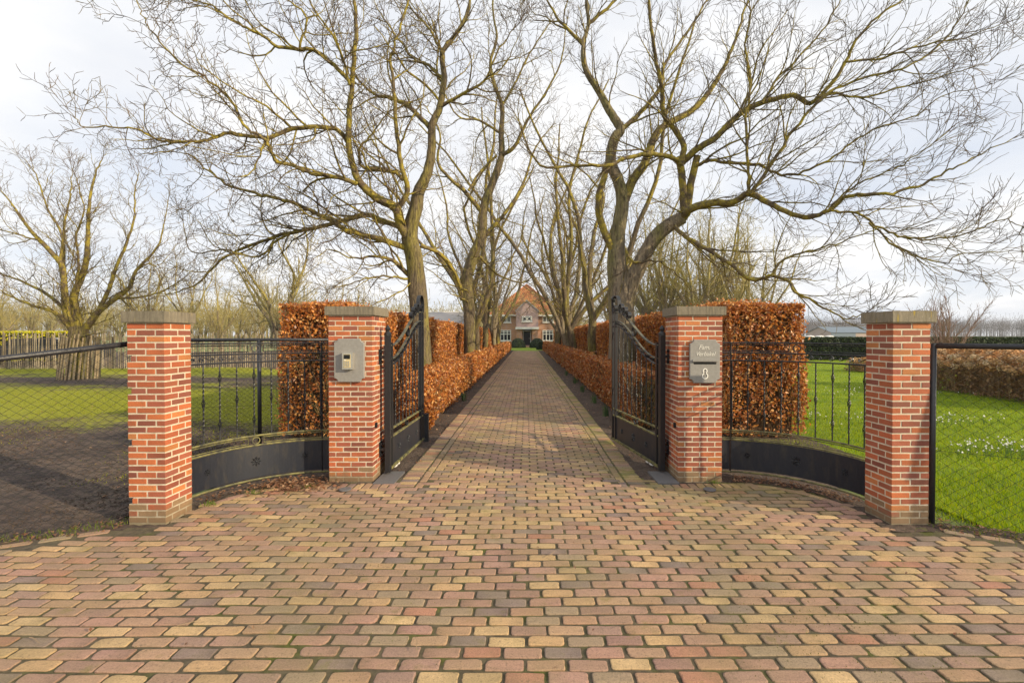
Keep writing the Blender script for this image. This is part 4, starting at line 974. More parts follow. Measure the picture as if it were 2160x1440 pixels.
TR([(1400, 270), (1560, 250), (1760, 190), (1900, 170), (2050, 110)], [10, 9.3], [.025, .007])
TR([(1050, 440), (1120, 330), (1250, 200), (1350, 60), (1400, -60)], [10.8, 10.4], [.03, .01])
TR([(950, 490), (1000, 380), (1040, 230), (1150, 60)], [11, 11.4], [.03, .01])
TR([(1330, 890), (1450, 780), (1600, 720), (1700, 660), (1830, 560)], [9.7, 9], [.02, .007])
TR([(300, 200), (200, 100), (140, 0)], [12.2, 12.6], [.05, .02])
TR([(320, 110), (420, 30), (480, -60)], [12.2, 12], [.05, .02])
TR([(450, 560), (520, 500), (620, 380), (640, 280), (740, 140), (830, 0)], [12.2, 12.8], [.07, .02])
TR([(480, 1060), (520, 1110), (600, 1100), (700, 1160), (760, 1230)], [12, 11.4], [.035, .01], dens=.7)
t = tag(empty('walnut_tree', P(1315, 708+F*CAMH/YR, YR)), 'big bare tree behind the right gate leaf, its thick limb leaning out over the lawn', 'tree', 'bare trees lining the drive')
tr.build(t, t.location, {'trunk': M_bark2, 'branch': M_branch, 'twig': M_twig})
# generic procedural trees
def make_tree(H, stems, spread, prm, trunk_h=1.8, r0=.2, seed=1, mats=BARK, lean=.12, L0=None, trunk_sides=10):
    global RNG
    keep = RNG; RNG = np.random.default_rng(seed); tr = Tree(); p = np.array([0, 0, -.1]); d = np.array([0, 0, 1.]); pts = [p]; rs = [r0*1.25]
    n = 6
    for i in range(n): d = unit(d+RNG.normal(0, .07, 3)); p = p+d*trunk_h/n; pts.append(p); rs.append(r0*(1-.2*i/n))
    tr.tube(pts, rs, 'trunk', trunk_sides); fork = p
    for k in range(stems):
        q = 2*PI*k/stems+RNG.uniform(-.4, .4); out = spread*RNG.uniform(.5, 1.2); dd = unit(np.array([math.cos(q)*out, math.sin(q)*out, 1.])); L_ = (H-trunk_h)*RNG.uniform(.8, 1.12)*(1.15 if out > .7*spread else 1)
        pts = [fork-np.array([0, 0, .15])]; rr = [r0*.72]; nn = 14; pp = pts[0]
        for i in range(nn): dd = unit(dd+RNG.normal(0, .13, 3)+np.array([0, 0, .05])); pp = pp+dd*L_/nn; pts.append(pp); rr.append(r0*.62*(1-.82*(i+1)/nn)**1.0+.01)
        h = 6; tr.tube(pts[:h+1], rr[:h+1], 'trunk', 8); tr.tube(pts[h:], rr[h:], 'branch', 6); shoots(tr, pts, rr, L_, 0, prm, 1, L0 or 1)
    RNG = keep; return tr
def tree_meshes(tr, mats):
    out = []
    for kd, nm in (('trunk', 'trunk'), ('branch', 'branches'), ('twig', 'twigs')):
        S = tr.V[kd]
        if S[0]: out.append((nm, arr_mesh(nm, np.concatenate(S[0]), np.concatenate(S[1]), mats[kd], smooth=kd != 'twig')))
    return out
def place_tree(meshes, loc, rz, sc, label, group, name='walnut_tree'):
    t = tag(empty(name, loc, rz), label, 'tree', group); t.scale = (sc,)*3
    for nm, me in meshes: link(nm, me, t, None if nm == 'trunk' else 'stuff')
    return t
AV = dict(WAL, gap=(.52, .34, .27, .3), len=(3.0, 1.3, .6, .3), maxlev=3, rmin=.0085, rb=.016, rl=.012)
A1 = tree_meshes(make_tree(13.0, 4, .40, AV, 2.2, .20, 11), BARK); A2 = tree_meshes(make_tree(12.8, 3, .42, AV, 2.6, .19, 12), BARK); A3 = tree_meshes(make_tree(12.2, 4, .38, AV, 1.6, .20, 13), {'trunk': M_bark2, 'branch': M_branch, 'twig': M_twig})
g = 'bare trees lining the drive'
place_tree(A2, (-2.5, 29.0, 0), .3, 1, 'third bare tree from the gate on the left of the drive', g)
place_tree(A3, (-2.5, 36.0, 0), 2.0, 1, 'fourth bare tree from the gate on the left of the drive', g)
place_tree(A2, (-2.7, 46.0, 0), 2.9, .9, 'bare tree on the left of the drive standing closest to the house', g)
place_tree(A2, (2.55, 18.6, 0), 3.4, .95, 'second bare tree from the gate on the right of the drive', g)
place_tree(A1, (2.55, 24.5, 0), 1.2, .95, 'third bare tree from the gate on the right of the drive', g)
place_tree(A3, (2.55, 31.0, 0), 5.2, 1, 'fourth bare tree from the gate on the right of the drive', g)
place_tree(A2, (2.55, 38.0, 0), 5.9, 1.05, 'fifth bare tree from the gate on the right of the drive', g)
place_tree(A1, (-2.55, 24.6, 0), 2.6, 1.0, 'slimmer bare tree on the left of the drive squeezed between second and third trunks', g)
place_tree(A2, (-2.6, 40.5, 0), 4.4, 1.1, 'fifth bare tree from the gate on the left of the drive', g)
place_tree(A2, (3.0, 46.0, 0), .4, .95, 'bare tree on the right of the drive standing closest to the house', g)
place_tree(A3, (2.6, 27.8, 0), 3.0, 1.12, 'bare tree on the right of the drive just behind the third trunk', g)
# paddock tree with its stake guard
YP = 17.9; tr = Tree(); PAD = dict(WAL, gap=(.24, .20, .16), len=(1.9, .85, .38), maxlev=3, rmin=.0066, up=.085, ang=(26, 55), rl=.013)
TP = lambda pts, Ys, r, **k: traced_limb(tr, pts, 2.88, 0, 300, Ys, r, PAD, **k)
TP([(470, 1450), (475, 1300), (478, 1200), (480, 1120)], [YP], [.40, .33, .31, .27], kind='trunk', dens=0)
TP([(460, 1200), (430, 1100), (400, 1010), (395, 880), (375, 740), (250, 600), (180, 520), (100, 400), (20, 300)], [17.9, 17.4, 16.8], [0.144, 0.122, 0.101, 0.072, 0.043, 0.012])
TP([(480, 1160), (465, 1040), (455, 930), (520, 770), (540, 600), (550, 400), (590, 200), (640, 90)], [17.9, 18.2], [0.173, 0.13, 0.086, 0.05, 0.012])
TP([(490, 1170), (560, 1080), (610, 1020), (700, 950), (790, 880), (830, 780), (960, 640), (1000, 500), (1040, 300)], [17.9, 18.4], [0.144, 0.108, 0.086, 0.058, 0.029, 0.009])
TP([(600, 1030), (680, 860), (700, 780), (770, 630), (820, 480), (830, 300), (855, 190)], [18, 18.6], [0.079, 0.05, 0.009])
TP([(460, 1190), (400, 1100), (330, 1030), (200, 990), (60, 930), (-80, 860)], [17.9, 16.8], [0.094, 0.058, 0.012])
TP([(400, 1000), (392, 860), (392, 650), (400, 500), (440, 300), (450, 180)], [17.7, 18.6], [0.086, 0.009])
TP([(440, 1060), (300, 930), (150, 850), (0, 790), (-120, 700)], [17.9, 18.8], [0.072, 0.012])
TP([(700, 950), (850, 940), (1000, 900), (1100, 840), (1180, 780)], [18.2, 17.4], [0.05, 0.007])
TP([(375, 740), (380, 560), (300, 400), (230, 200), (210, 140)], [17.4, 17.8], [0.05, 0.009])
TP([(460, 930), (480, 760), (470, 560), (520, 420), (480, 250), (440, 130)], [18, 17], [0.05, 0.007])
TP([(830, 780), (900, 740), (980, 740), (1080, 620)], [18.3, 19], [0.036, 0.006])
TP([(250, 600), (120, 560), (-20, 520), (-100, 440)], [17.2, 16.8], [0.036, 0.006])
TP([(480, 1190), (540, 1170), (590, 1160), (650, 1150)], [17.8, 17.0], [0.043, 0.009], dens=.6)
t = tag(empty('walnut_tree', P(165, 708+F*CAMH/YP, YP)), 'spreading bare tree in the muddy yard left of the end pillar, trunk ringed with stakes', 'tree'); tr.build(t, t.location, BARK)
g = tag(empty('stake_guard', P(165, 708+F*CAMH/YP, YP)), 'ring of split wooden stakes wrapped round the yard tree trunk', 'tree guard')
for k in range(30):
    q = 2*PI*k/30; m = MB(); r = .60; tw = .14; p0 = Vector((math.cos(q)*r, math.sin(q)*r, -.05)); p1 = Vector((math.cos(q+tw)*r*.90+.10, math.sin(q+tw)*r*.90, 1.60+random.uniform(-.08, .08))); pm = p0.lerp(p1, .5)+Vector([random.uniform(-.02, .02)]*3)
    c = random.choice([(.30, .23, .14), (.23, .18, .11), (.36, .28, .17), (.17, .145, .09)]); m.tube([p0, pm, p1], [.032, .030, .024], 5, col=c); m.build('stake', M_pale, g, col=True)
for z in (.25, 1.3):
    m = MB(); m.tube([Vector((math.cos(q)*.64+.05*z, math.sin(q)*.64, z)) for q in [2*PI*k/24 for k in range(25)]], .004, 3, cap=False); m.build('binding_wire', M_stick, g)

# ---------------------------------------------------------------- chestnut paling fence across the yard
g = tag(empty('paling_fence', (-17, 22, 0)), 'chestnut paling fence of split stakes across the back of the muddy yard', 'fence')
npal = 290
for k in range(npal):
    f = k/(npal-1); x = -33+(-4.6+33)*f; yy = 22.2+1.2*math.sin(f*3)+ (0 if f < .5 else (f-.5)*6)
    if k % 2 == 0 or True:
        if not k < len(bpy.data.meshes) or k >= 12 and False: pass
    if k < 12:
        m = MB(); c = [(.28, .22, .14), (.34, .27, .18), (.20, .16, .11), (.40, .33, .23)][k % 4]; h = 1.62+.05*(k % 5); w_ = .016+.004*(k % 3)
        m.tube([(0, 0, -.05), (random.uniform(-.01, .01), 0, h*.5), (random.uniform(-.02, .02), 0, h), (0, 0, h+.05)], [w_*1.1, w_, w_, .004], 5, col=c); me = m.mesh('pale', M_pale, col=True)
        if k == 0: pale_meshes = []
        pale_meshes.append(me)
    o = link('pale', pale_meshes[k % 12] if k < 12 else random.choice(pale_meshes), g); o.location = (x+17+random.uniform(-.012, .012), yy-22, 0); o.rotation_euler = (random.uniform(-.03, .03), random.uniform(-.03, .03), random.uniform(0, 6))
for z in (.3, .95, 1.45):
    m = MB(); m.tube([Vector((-33+(-4.6+33)*f+17, 22.2+1.2*math.sin(f*3)+(0 if f < .5 else (f-.5)*6)-22, z)) for f in np.linspace(0, 1, 40)], .006, 4, cap=False); m.build('wire', M_stick, g)
for f in (.1, .27, .44, .6, .78, .95):
    m = MB(); x = -33+(-4.6+33)*f+17; yy = 22.2+1.2*math.sin(f*3)+(0 if f < .5 else (f-.5)*6)-22; m.tube([(x, yy+.06, -.1), (x, yy+.06, 1.55)], .05, 8, col=(.20, .16, .12)); m.build('post', M_pale, g, col=True)
# car behind the palings
g = tag(empty('parked_car', (-27.5, 27.0, 0)), 'dark car parked behind the paling fence below the yellow hedge', 'car')
prof = [(-3.0, .35), (-2.95, .8), (-2.7, .95), (-1.6, 1.02), (-.9, 1.45), (1.3, 1.50), (2.3, 1.12), (3.0, 1.02), (3.1, .6), (3.05, .35)]
m = MB(); m.extrude(prof, -.9, .9); m.build('body', M_car, g)
m = MB(); m.extrude([(1.28, 1.44), (2.3, 1.10), (2.34, 1.14), (1.32, 1.49)], -.85, .85); m.build('windscreen', M_steel, g)
m = MB(); m.extrude([(-1.5, 1.03), (-.85, 1.40), (1.15, 1.44), (1.9, 1.10)], -.915, -.902); m.build('side_window', M_glass, g)
for x in (-1.9, 2.0):
    m = MB(); m.tube([(x, -.92, .33), (x, -.70, .33)], .33, 18); wh = m.build('wheel', M_rubber, g); m = MB(); m.tube([(x, -.93, .33), (x, -.921, .33)], .20, 14); m.build('rim', M_steel, wh)
leafy_box('forsythia_hedge', -42, -28.5, 29.5, 30.8, 1.86, 'clipped hedge with bright yellow top behind the paling fence', 'hedge', [(.62, .55, .02), (.50, .50, .03), (.70, .62, .03)], M_leaf, 14000, .16, M_ycore)

# ---------------------------------------------------------------- background trees
BGP = dict(WAL, gap=(.62, .42, .34, .4), len=(3.2, 1.6, .85, .5), maxlev=3, rmin=.017, rb=.03, wob=.14, up=.05, ang=(25, 55))
BM = {'trunk': M_bark2, 'branch': M_twig_far, 'twig': M_twig_far}
B1 = tree_meshes(make_tree(11, 5, .42, BGP, 2.5, .25, 21, trunk_sides=7), BM); B2 = tree_meshes(make_tree(12, 5, .36, BGP, 3, .24, 22, trunk_sides=7), BM); B3 = tree_meshes(make_tree(9, 6, .55, BGP, 1.8, .22, 23, trunk_sides=7), BM)
BB = [B1, B2, B3]
k = 0
HT_ = ['bare tree rising above the left roof slope of the house, closer to the roof', 'bare tree just right of the brick house, behind it', 'bare tree right of the brick house and nearer than its neighbour', 'bare tree left of the brick house behind the left avenue trunks', 'bare tree between the right avenue trunks and the right beech hedge', 'bare tree just left of the dense row behind the right beech hedge']
def bg_trees(lst, group, lab):
    for i, (px, Y, h) in enumerate(lst):
        p = P(px, 708, Y); place_tree(BB[i % 3], (p.x, Y, 0), random.uniform(0, 6), h/11, HT_[i] if 'beside the' in group else lab, group, 'background_tree')
bg_trees([(-60+29*i+random.uniform(-12, 12), random.uniform(55, 95), random.uniform(7.0, 10)) for i in range(30)], 'bare olive trees behind the paling fence', 'bare olive tree in the belt of trees behind the paling fence')
bg_trees([(1365, 48, 13), (1400, 44, 11.5), (1440, 50, 13), (1470, 43, 11.5), (1505, 46, 12), (1535, 42, 10.5), (1575, 45, 10.5), (1600, 50, 10), (1420, 58, 15), (1490, 58, 14), (1550, 56, 12.5), (1380, 60, 14)], 'row of bare trees behind the right beech hedge', 'bare tree in the dense row behind the tall right beech hedge')
bg_trees([(1040, 88, 12), (1190, 88, 12), (1215, 80, 12), (1000, 84, 12), (1290, 60, 11), (1330, 55, 11)], 'bare trees beside the house', 'bare tree beside the brick house')
# mid tree behind the left panel
p = P(592, 708, 33); place_tree(B3, (p.x, 33, 0), 1.0, 1.0, 'bare lichen yellow tree rising just left of the left beech hedge front', 'bare trees standing alone', 'background_tree')
p = P(470, 708, 45); place_tree(B1, (p.x, 45, 0), 2.0, .62, 'small bare tree between end pillar and beech hedge on the left', 'bare trees standing alone', 'background_tree')
# orchard trees with pale trunks
for i, px in enumerate((418, 465, 503, 541)):
    p = P(px, 708, 40); place_tree(B2, (p.x, 40, 0), i*1.7, .30, ['pale trunked small orchard tree nearest the end pillar', 'second small orchard tree from the end pillar', 'third small orchard tree from the end pillar', 'small orchard tree closest to the beech hedge'][i], 'small orchard trees', 'orchard_tree')
# distant woods
def wood(name, x0, x1, y0, y1, h, n, m_, label):
    V, T, off = [], [], 0
    for k in range(n):
        x = random.uniform(x0, x1); y = random.uniform(y0, y1); H = h*random.uniform(.75, 1.1); r = H*.22; base = np.array([x, y, 0.])
        cnt = 46; a = RNG.normal(size=(cnt, 3))*np.array([r*.6, r*.6, H*.22])+base+np.array([0, 0, H*.62]); b = a+RNG.normal(size=(cnt, 3))*np.array([.22, .22, .35])*H*.28+np.array([0, 0, H*.05])
        b[:, 2] = np.minimum(b[:, 2], H*random.uniform(.9, 1.05)); wv = np.tile([H*.0065, 0, 0], (cnt, 1)); 
        tri = np.stack([a-wv, a+wv, b], 1); V.append(tri.reshape(-1, 3)); T.append((np.arange(cnt*3).reshape(-1, 3))+off); off += cnt*3
        tk = np.array([[[x-H*.011, y, 0], [x+H*.011, y, 0], [x+RNG.uniform(-.4, .4), y, H*.85]]]); V.append(tk.reshape(-1, 3)); T.append(np.array([[0, 1, 2]])+off); off += 3
    o = link(name, arr_mesh(name, np.concatenate(V), np.concatenate(T), m_)); tag(o, label, 'wood', kind='stuff')
wood('distant_wood', 200, 1100, 620, 700, 25, 2600, M_twig_mauve, 'grey line of bare woodland on the right horizon')
wood('far_wood', -420, -40, 170, 210, 15, 1500, M_twig_far, 'bare olive woodland beyond the yard on the left')
wood('house_wood', -40, 25, 190, 230, 13, 450, M_twig_far, 'bare woodland behind the brick house')
# bare shrub beyond the yew hedge
SH = dict(WAL, segs=(9, 6, 4, 3), gap=(.20, .16, .2), len=(1.2, .6, .25), maxlev=2, rmin=.008, rb=.01, wob=.1, up=.08, ang=(18, 40)); M_pinktwig = mat('pink_twig', (.30, .19, .15), rough=.9)
tr = make_tree(3.7, 15, .50, SH, .25, .035, 31); pm = {'trunk': M_pinktwig, 'branch': M_pinktwig, 'twig': M_pinktwig}; p = P(1995, 708, 29)
place_tree(tree_meshes(tr, pm), (p.x, 29, 0), 0, 1, 'bare pinkish shrub rising behind the lawn end pillar', 'bare shrubs', 'bare_shrub')
# ---------------------------------------------------------------- farm buildings
def gable_house(name, x0, x1, y0, y1, eave, ridge, axis, mw, mr, label, overhang=.3, doors=0):
    t = tag(empty(name, ((x0+x1)/2, (y0+y1)/2, 0)), label, 'building'); a, b = (x1-x0)/2, (y1-y0)/2; m = MB(); m.box(-a, a, -b, b, 0, eave); 
    if axis == 'x': m.add([(-a, -b, eave), (-a, b, eave), (-a, 0, ridge), (a, -b, eave), (a, b, eave), (a, 0, ridge)], [(0, 1, 2), (3, 5, 4)])
    else: m.add([(-a, -b, eave), (a, -b, eave), (0, -b, ridge), (-a, b, eave), (a, b, eave), (0, b, ridge)], [(0, 1, 2), (3, 5, 4)])
    m.build('wall', mw, t); o = overhang; th = .12; m = MB(); 
    for s in (-1, 1):
        if axis == 'x':
            k = (ridge-eave)/b; m.add([(-a-o, s*(b+o), eave-o*k), (a+o, s*(b+o), eave-o*k), (a+o, 0, ridge), (-a-o, 0, ridge), (-a-o, s*(b+o), eave-o*k+th), (a+o, s*(b+o), eave-o*k+th), (a+o, 0, ridge+th), (-a-o, 0, ridge+th)], [(0, 1, 2, 3), (7, 6, 5, 4), (0, 4, 5, 1), (1, 5, 6, 2), (3, 7, 4, 0)])
        else:
            k = (ridge-eave)/a; m.add([(s*(a+o), -b-o, eave-o*k), (s*(a+o), b+o, eave-o*k), (0, b+o, ridge), (0, -b-o, ridge), (s*(a+o), -b-o, eave-o*k+th), (s*(a+o), b+o, eave-o*k+th), (0, b+o, ridge+th), (0, -b-o, ridge+th)], [(0, 1, 2, 3), (7, 6, 5, 4), (0, 4, 5, 1), (1, 5, 6, 2), (3, 7, 4, 0)])
    m.build('roof', mr, t); return t
t = gable_house('barn', P(800, 0, 80).x, P(985, 0, 80).x, 80, 96, 2.4, 5.9, 'x', M_hbrick, M_barnroof, 'long grey roofed barn behind the left avenue trees')
m = MB(); m.box(-7.5, 7.5, -.15, .15, 5.98-.0, 6.10); 
m.build('ridge_cap', M_white, t)
M_orange = mat('orange_clay_roof', (.42, .15, .06), rough=.8, var=.15, nscale=4)
t = gable_house('farm_cottage', P(608, 0, 60).x, P(720, 0, 60).x, 60, 68, 3.4, 6.1, 'x', M_barnroof, M_orange, 'building with bright orange tiled roof peeking over the left beech hedge')
t = gable_house('farm_shed', 162, 205, 250, 272, 3.4, 6.4, 'x', M_pinkwall, M_blueroof, 'low farm shed with blue grey roof far across the field at right', .6)
m = MB(); m.box(-21.9, -9, -11.2, -11.05, 0, 3.2); m.build('dark_door', M_blueroof, t)
for i, x in enumerate((148, 153, 158)):
    m = MB(); m.lathe((x, 246, 0), [(2.6, 0), (2.5, .8), (1.8, 1.5), (.5, 1.8)], 12); o = m.build('silage_heap', M_white); tag(o, ['white covered heap farthest from the far farm shed', 'middle one of three white covered heaps by the farm shed', 'white covered heap closest to the far farm shed'][i], 'heap', 'white covered heaps by the farm shed')

# ---------------------------------------------------------------- the house
HY = 68.0; S_ = HY/F
def hx(px): return (px-1110)*S_
def hz(py): return CAMH+(708-py)*S_
house = tag(empty('brick_house', (0, HY, 0)), 'brick house with steep hipped clay roof at the end of the drive', 'house')
m = MB(); m.box(hx(1040), hx(1181), 0, 14, 0, hz(664)); wall = m.build('wall', M_hbrick, house)
ex0, ex1, ez, az = hx(1033), hx(1188), hz(664.5), hz(595); xm = hx(1111)
# roof (hipped towards the drive)
m = MB(); m.add([(ex0, -.4, ez), (ex1, -.4, ez), (xm, 4.6, az), (ex0, 15, ez), (ex1, 15, ez), (xm, 11, az)], [(0, 1, 2), (1, 4, 5, 2), (3, 0, 2, 5), (4, 3, 5), (0, 3, 4, 1)]); roof = m.build('roof', M_roofbase, house)
cols_t = [(.42, .175, .065), (.48, .205, .075), (.35, .14, .06), (.43, .24, .09), (.27, .15, .07), (.36, .26, .09)]
V, T, Cc, off = [], [], [], 0; rows = 26; A_ = np.array([ex0, -.4, ez]); B_ = np.array([ex1, -.4, ez]); Tp = np.array([xm, 4.6, az]); nrm = np.cross(B_-A_, Tp-A_); nrm /= np.linalg.norm(nrm)
tile_me = None; singles = []
for r_ in range(rows):
    f0, f1 = r_/rows, (r_+1.15)/rows; l0, r0_ = A_+(Tp-A_)*f0, B_+(Tp-B_)*f0; n_t = max(1, int(np.linalg.norm(r0_-l0)/.30))
    for k in range(n_t):
        a0, a1 = k/n_t, (k+.93)/n_t; up = (Tp-(A_+B_)/2)*(1.1/rows); p0 = l0+(r0_-l0)*a0; p1 = l0+(r0_-l0)*a1
        q = np.array([p0+nrm*.07, p1+nrm*.07, p1+up+nrm*.02, p0+up+nrm*.02, (p0+p1)/2+nrm*.13, (p0+p1)/2+up+nrm*.07, p0, p1]); c = random.choice(cols_t)
        moss = .5 if (random.random() < .25 and r_ < 10) else 0; c = tuple(c[i]*(1-moss)+(.30, .26, .07)[i]*moss for i in range(3))
        V.append(q); T.append(np.array([[0, 4, 5], [0, 5, 3], [4, 1, 2], [4, 2, 5], [6, 7, 4], [6, 4, 0], [7, 1, 4]])+off); off += 8; Cc.append(np.tile(c, (8, 1)))
link('roof_tiles', arr_mesh('roof_tiles', np.concatenate(V), np.concatenate(T), M_tile, np.concatenate(Cc)), house, 'stuff')
m = MB(); m.tube([(ex0, -.4, ez+.1), (xm, 4.6, az+.12)], .13, 6); m.tube([(ex1, -.4, ez+.1), (xm, 4.6, az+.12)], .13, 6); m.build('hip_ridge', M_orange, house)
m = MB(); m.box(ex0-.1, hx(1089)-.01, -.62, -.42, ez-.16, ez+.02); m.box(hx(1135)+.01, ex1+.1, -.62, -.42, ez-.16, ez+.02); m.build('gutter', M_white, house)
# gable bay
bx0, bx1 = hx(1089), hx(1135); zs, za_ = hz(657), hz(636.5); zb_ = hz(690)
m = MB(); m.extrude([(bx0, zb_), (bx1, zb_), (bx1, zs), (xm, za_), (bx0, zs)], -1.3, 2.5); m.build('gable_bay', M_hmauve, house)
m = MB()
for s, xa in ((-1, bx0-.12), (1, bx1+.12)):
    m.add([(xa, -1.42, zs-.12), (xm, -1.42, za_+.02), (xm, -1.42, za_+.20), (xa, -1.42, zs+.06), (xa, 2.5, zs-.12), (xm, 2.5, za_+.02), (xm, 2.5, za_+.20), (xa, 2.5, zs+.06)], [(0, 1, 2, 3), (7, 6, 5, 4), (3, 2, 6, 7), (0, 4, 5, 1), (0, 3, 7, 4)])
m.build('gable_coping', M_barnroof, house)
m = MB(); m.box(bx0-.08, bx1+.08, -1.75, -.0, zb_-.30, zb_+.0); m.build('canopy', M_white, house)
# porch piers and door
for a, b in ((bx0+.05, hx(1102)-.0), (hx(1122), bx1-.05)):
    m = MB(); m.box(a, b, -1.25, -.002, 0, zb_-.302); m.build('porch_pier', M_hbrick, house)
dr_z = hz(728)
m = MB(); m.box(hx(1104.5), hx(1118.5), -.12, -.03, dr_z, hz(699)); d_ = m.build('door', M_door, house)
m = MB(); m.box(hx(1116), hx(1116.6), -.17, -.121, (dr_z+hz(699))/2-.15, (dr_z+hz(699))/2+.15); m.build('handle', M_steel, d_)
m = MB(); m.box(hx(1103), hx(1104.5), -.16, -.01, dr_z, hz(698)); m.box(hx(1118.5), hx(1120), -.16, -.01, dr_z, hz(698)); m.box(hx(1102), hx(1121), -.18, -.01, hz(698.5), hz(697)); m.build('door_frame', M_white, house)
m = MB(); m.box(hx(1103), hx(1120), -.10, -.02, hz(697), hz(693)); m.build('fanlight', M_glass, house)
m = MB(); m.box(hx(1100), hx(1123), -1.9, -.2, 0, dr_z); m.build('doorstep', M_hbrick, house)
def window(x0, x1, z0, z1, n, yy=0, transom=None, bars=0):
    f = MB(); fw = .10; f.box(x0, x1, yy-.09, yy-.01, z0, z0+fw); f.box(x0, x1, yy-.09, yy-.01, z1-fw, z1)
    for k in range(n+1):
        x = x0+(x1-x0-fw)*k/n; f.box(x, x+fw, yy-.088, yy-.012, z0+fw, z1-fw)
    if transom: f.box(x0+fw, x1-fw, yy-.086, yy-.014, transom-fw/2, transom+fw/2)
    fr = f.build('window', M_white, house)
    for k in range(n):
        xa = x0+(x1-x0-fw)*k/n+fw; xb = x0+(x1-x0-fw)*(k+1)/n
        p_ = MB(); p_.box(xa, xb, yy-.05, yy-.02, z0+fw, z1-fw); p_.build('pane', M_glass, fr)
        for b in range(bars):
            zz = (transom or z0)+((z1-(transom or z0)))*(b+1)/(bars+1); g_ = MB(); g_.box(xa, xb, yy-.080, yy-.052, zz-.03, zz+.03); g_.build('glazing_bar', M_white, fr)
    s_ = MB(); s_.box(x0-.08, x1+.08, yy-.16, yy-.002, z0-.10, z0-.002); s_.build('sill', M_white, fr); return fr
window(hx(1144.5), hx(1168), hz(680), hz(667.5), 3, bars=2); window(hx(1053), hx(1078), hz(680), hz(667.5), 3, bars=2)
window(hx(1144.5), hx(1167), hz(718.5), hz(696), 3, transom=hz(704.5), bars=1); window(hx(1055), hx(1078), hz(718.5), hz(696), 3, transom=hz(704.5), bars=1)
wf = window(hx(1101), hx(1122), hz(678.5), hz(667.5), 2, yy=-1.3)
for k in range(2):
    x0 = hx(1101)+(hx(1122)-hx(1101)-.1)*k/2+.1; x1 = hx(1101)+(hx(1122)-hx(1101)-.1)*(k+1)/2; z0, z1 = hz(678.5)+.1, hz(667.5)-.1; xc_, zc_ = (x0+x1)/2, (z0+z1)/2
    m = MB(); pp = [(xc_, -1.385, z0), (x1, -1.385, zc_), (xc_, -1.385, z1), (x0, -1.385, zc_), (xc_, -1.385, z0)]
    for i in range(4): m.ribbon([pp[i], pp[i+1]], (0, 1, 0), .02, .05)
    m.build('diamond_bar', M_white, wf)
# box domes
def dome(x, y, rx, rz_, label):
    t = tag(empty('box_ball', (x, y, 0)), label, 'topiary', 'clipped box domes before the house'); n = 2600; v = RNG.normal(size=(n, 3)); v[:, 2] = np.abs(v[:, 2]); v /= np.linalg.norm(v, axis=1, keepdims=True)
    V, T, c = leaf_cloud(v*np.array([rx, rx, rz_]), v, np.full(n, .16), [(.03, .05, .018), (.045, .07, .02), (.02, .035, .015)], flat=1); link('leaves', arr_mesh('leaves', V, T, M_yew, c), t, 'stuff')
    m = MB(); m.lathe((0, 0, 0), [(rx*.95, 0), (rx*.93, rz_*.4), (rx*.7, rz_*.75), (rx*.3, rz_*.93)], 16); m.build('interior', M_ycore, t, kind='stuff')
dome(hx(1093)*.93, 63, 1.0, 1.25, 'dark clipped box dome left of the front door'); dome(hx(1133)*.93, 63, 1.0, 1.25, 'dark clipped box dome right of the front door'); dome(1.75, 55, .55, .85, 'small round box ball at the end of the right low hedge')

# ---------------------------------------------------------------- lawn, flowers, litter
def blades(name, pos, h, wd, cols, label, cat='grass', m_=None, lean=.35):
    n = len(pos); q = RNG.uniform(0, 2*PI, n); hh = h*RNG.uniform(.6, 1.3, n); side = np.stack([np.cos(q), np.sin(q), np.zeros(n)], 1)*wd; ln = RNG.normal(0, lean, (n, 2))*hh[:, None]
    tip = pos+np.stack([ln[:, 0], ln[:, 1], hh], 1); V = np.stack([pos-side, pos+side, tip], 1).reshape(-1, 3); T_ = np.arange(n*3).reshape(-1, 3)
    c = np.array(cols)[RNG.integers(0, len(cols), n)]*RNG.uniform(.8, 1.2, (n, 1)); o = link(name, arr_mesh(name, V, T_, m_ or M_grass, np.repeat(c, 3, 0))); tag(o, label, cat, kind='stuff'); return o
def dens_pts(n, x0, x1, y0, y1, keep):
    u = RNG.random(n); y = y0*(y1/y0)**u; x = RNG.uniform(x0, x1, n); p = np.stack([x, y, np.full(n, -.02)], 1); return p[keep(x, y)]
p = dens_pts(520000, 2.4, 24, 3.0, 32, lambda x, y: (x < y*1.12+1.5) & (y > np.where(x < 3.4, 5.9, 4.20-.60*(x-3.4)+.05*np.sin(x*9))) & ~((x < 4.4) & (y > 7.25)) & ~((x > 11.9) & (y < 15.5)))
sc = np.clip(p[:, 1]/6, 1, 4)
sel = RNG.random(len(p)) < 1/sc**.3
p = p[sel]
blades('lawn_grass', p, .045, .0035, [(.23, .345, .002), (.31, .42, .003), (.12, .20, .003), (.42, .45, .010)], 'short bright green lawn grass')
bx = (p[:, 1] > 9); 
p = dens_pts(230000, -24, -4, 5, 24, lambda x, y: (x > -y*1.15-1) & ((np.abs(y-11.8-1.2*np.sin(x*.5)) < 3.2+1.2*np.sin(x*1.9+y*.7)+.8*np.sin(x*4.3-y*3)+RNG.normal(0, 1.1, len(x))) | (np.abs(y-22) < 1.0)))
blades('yard_moss', p, .020, .004, [(.24, .26, .008), (.30, .31, .012), (.16, .18, .01)], 'thin moss and short grass patches on the muddy yard')
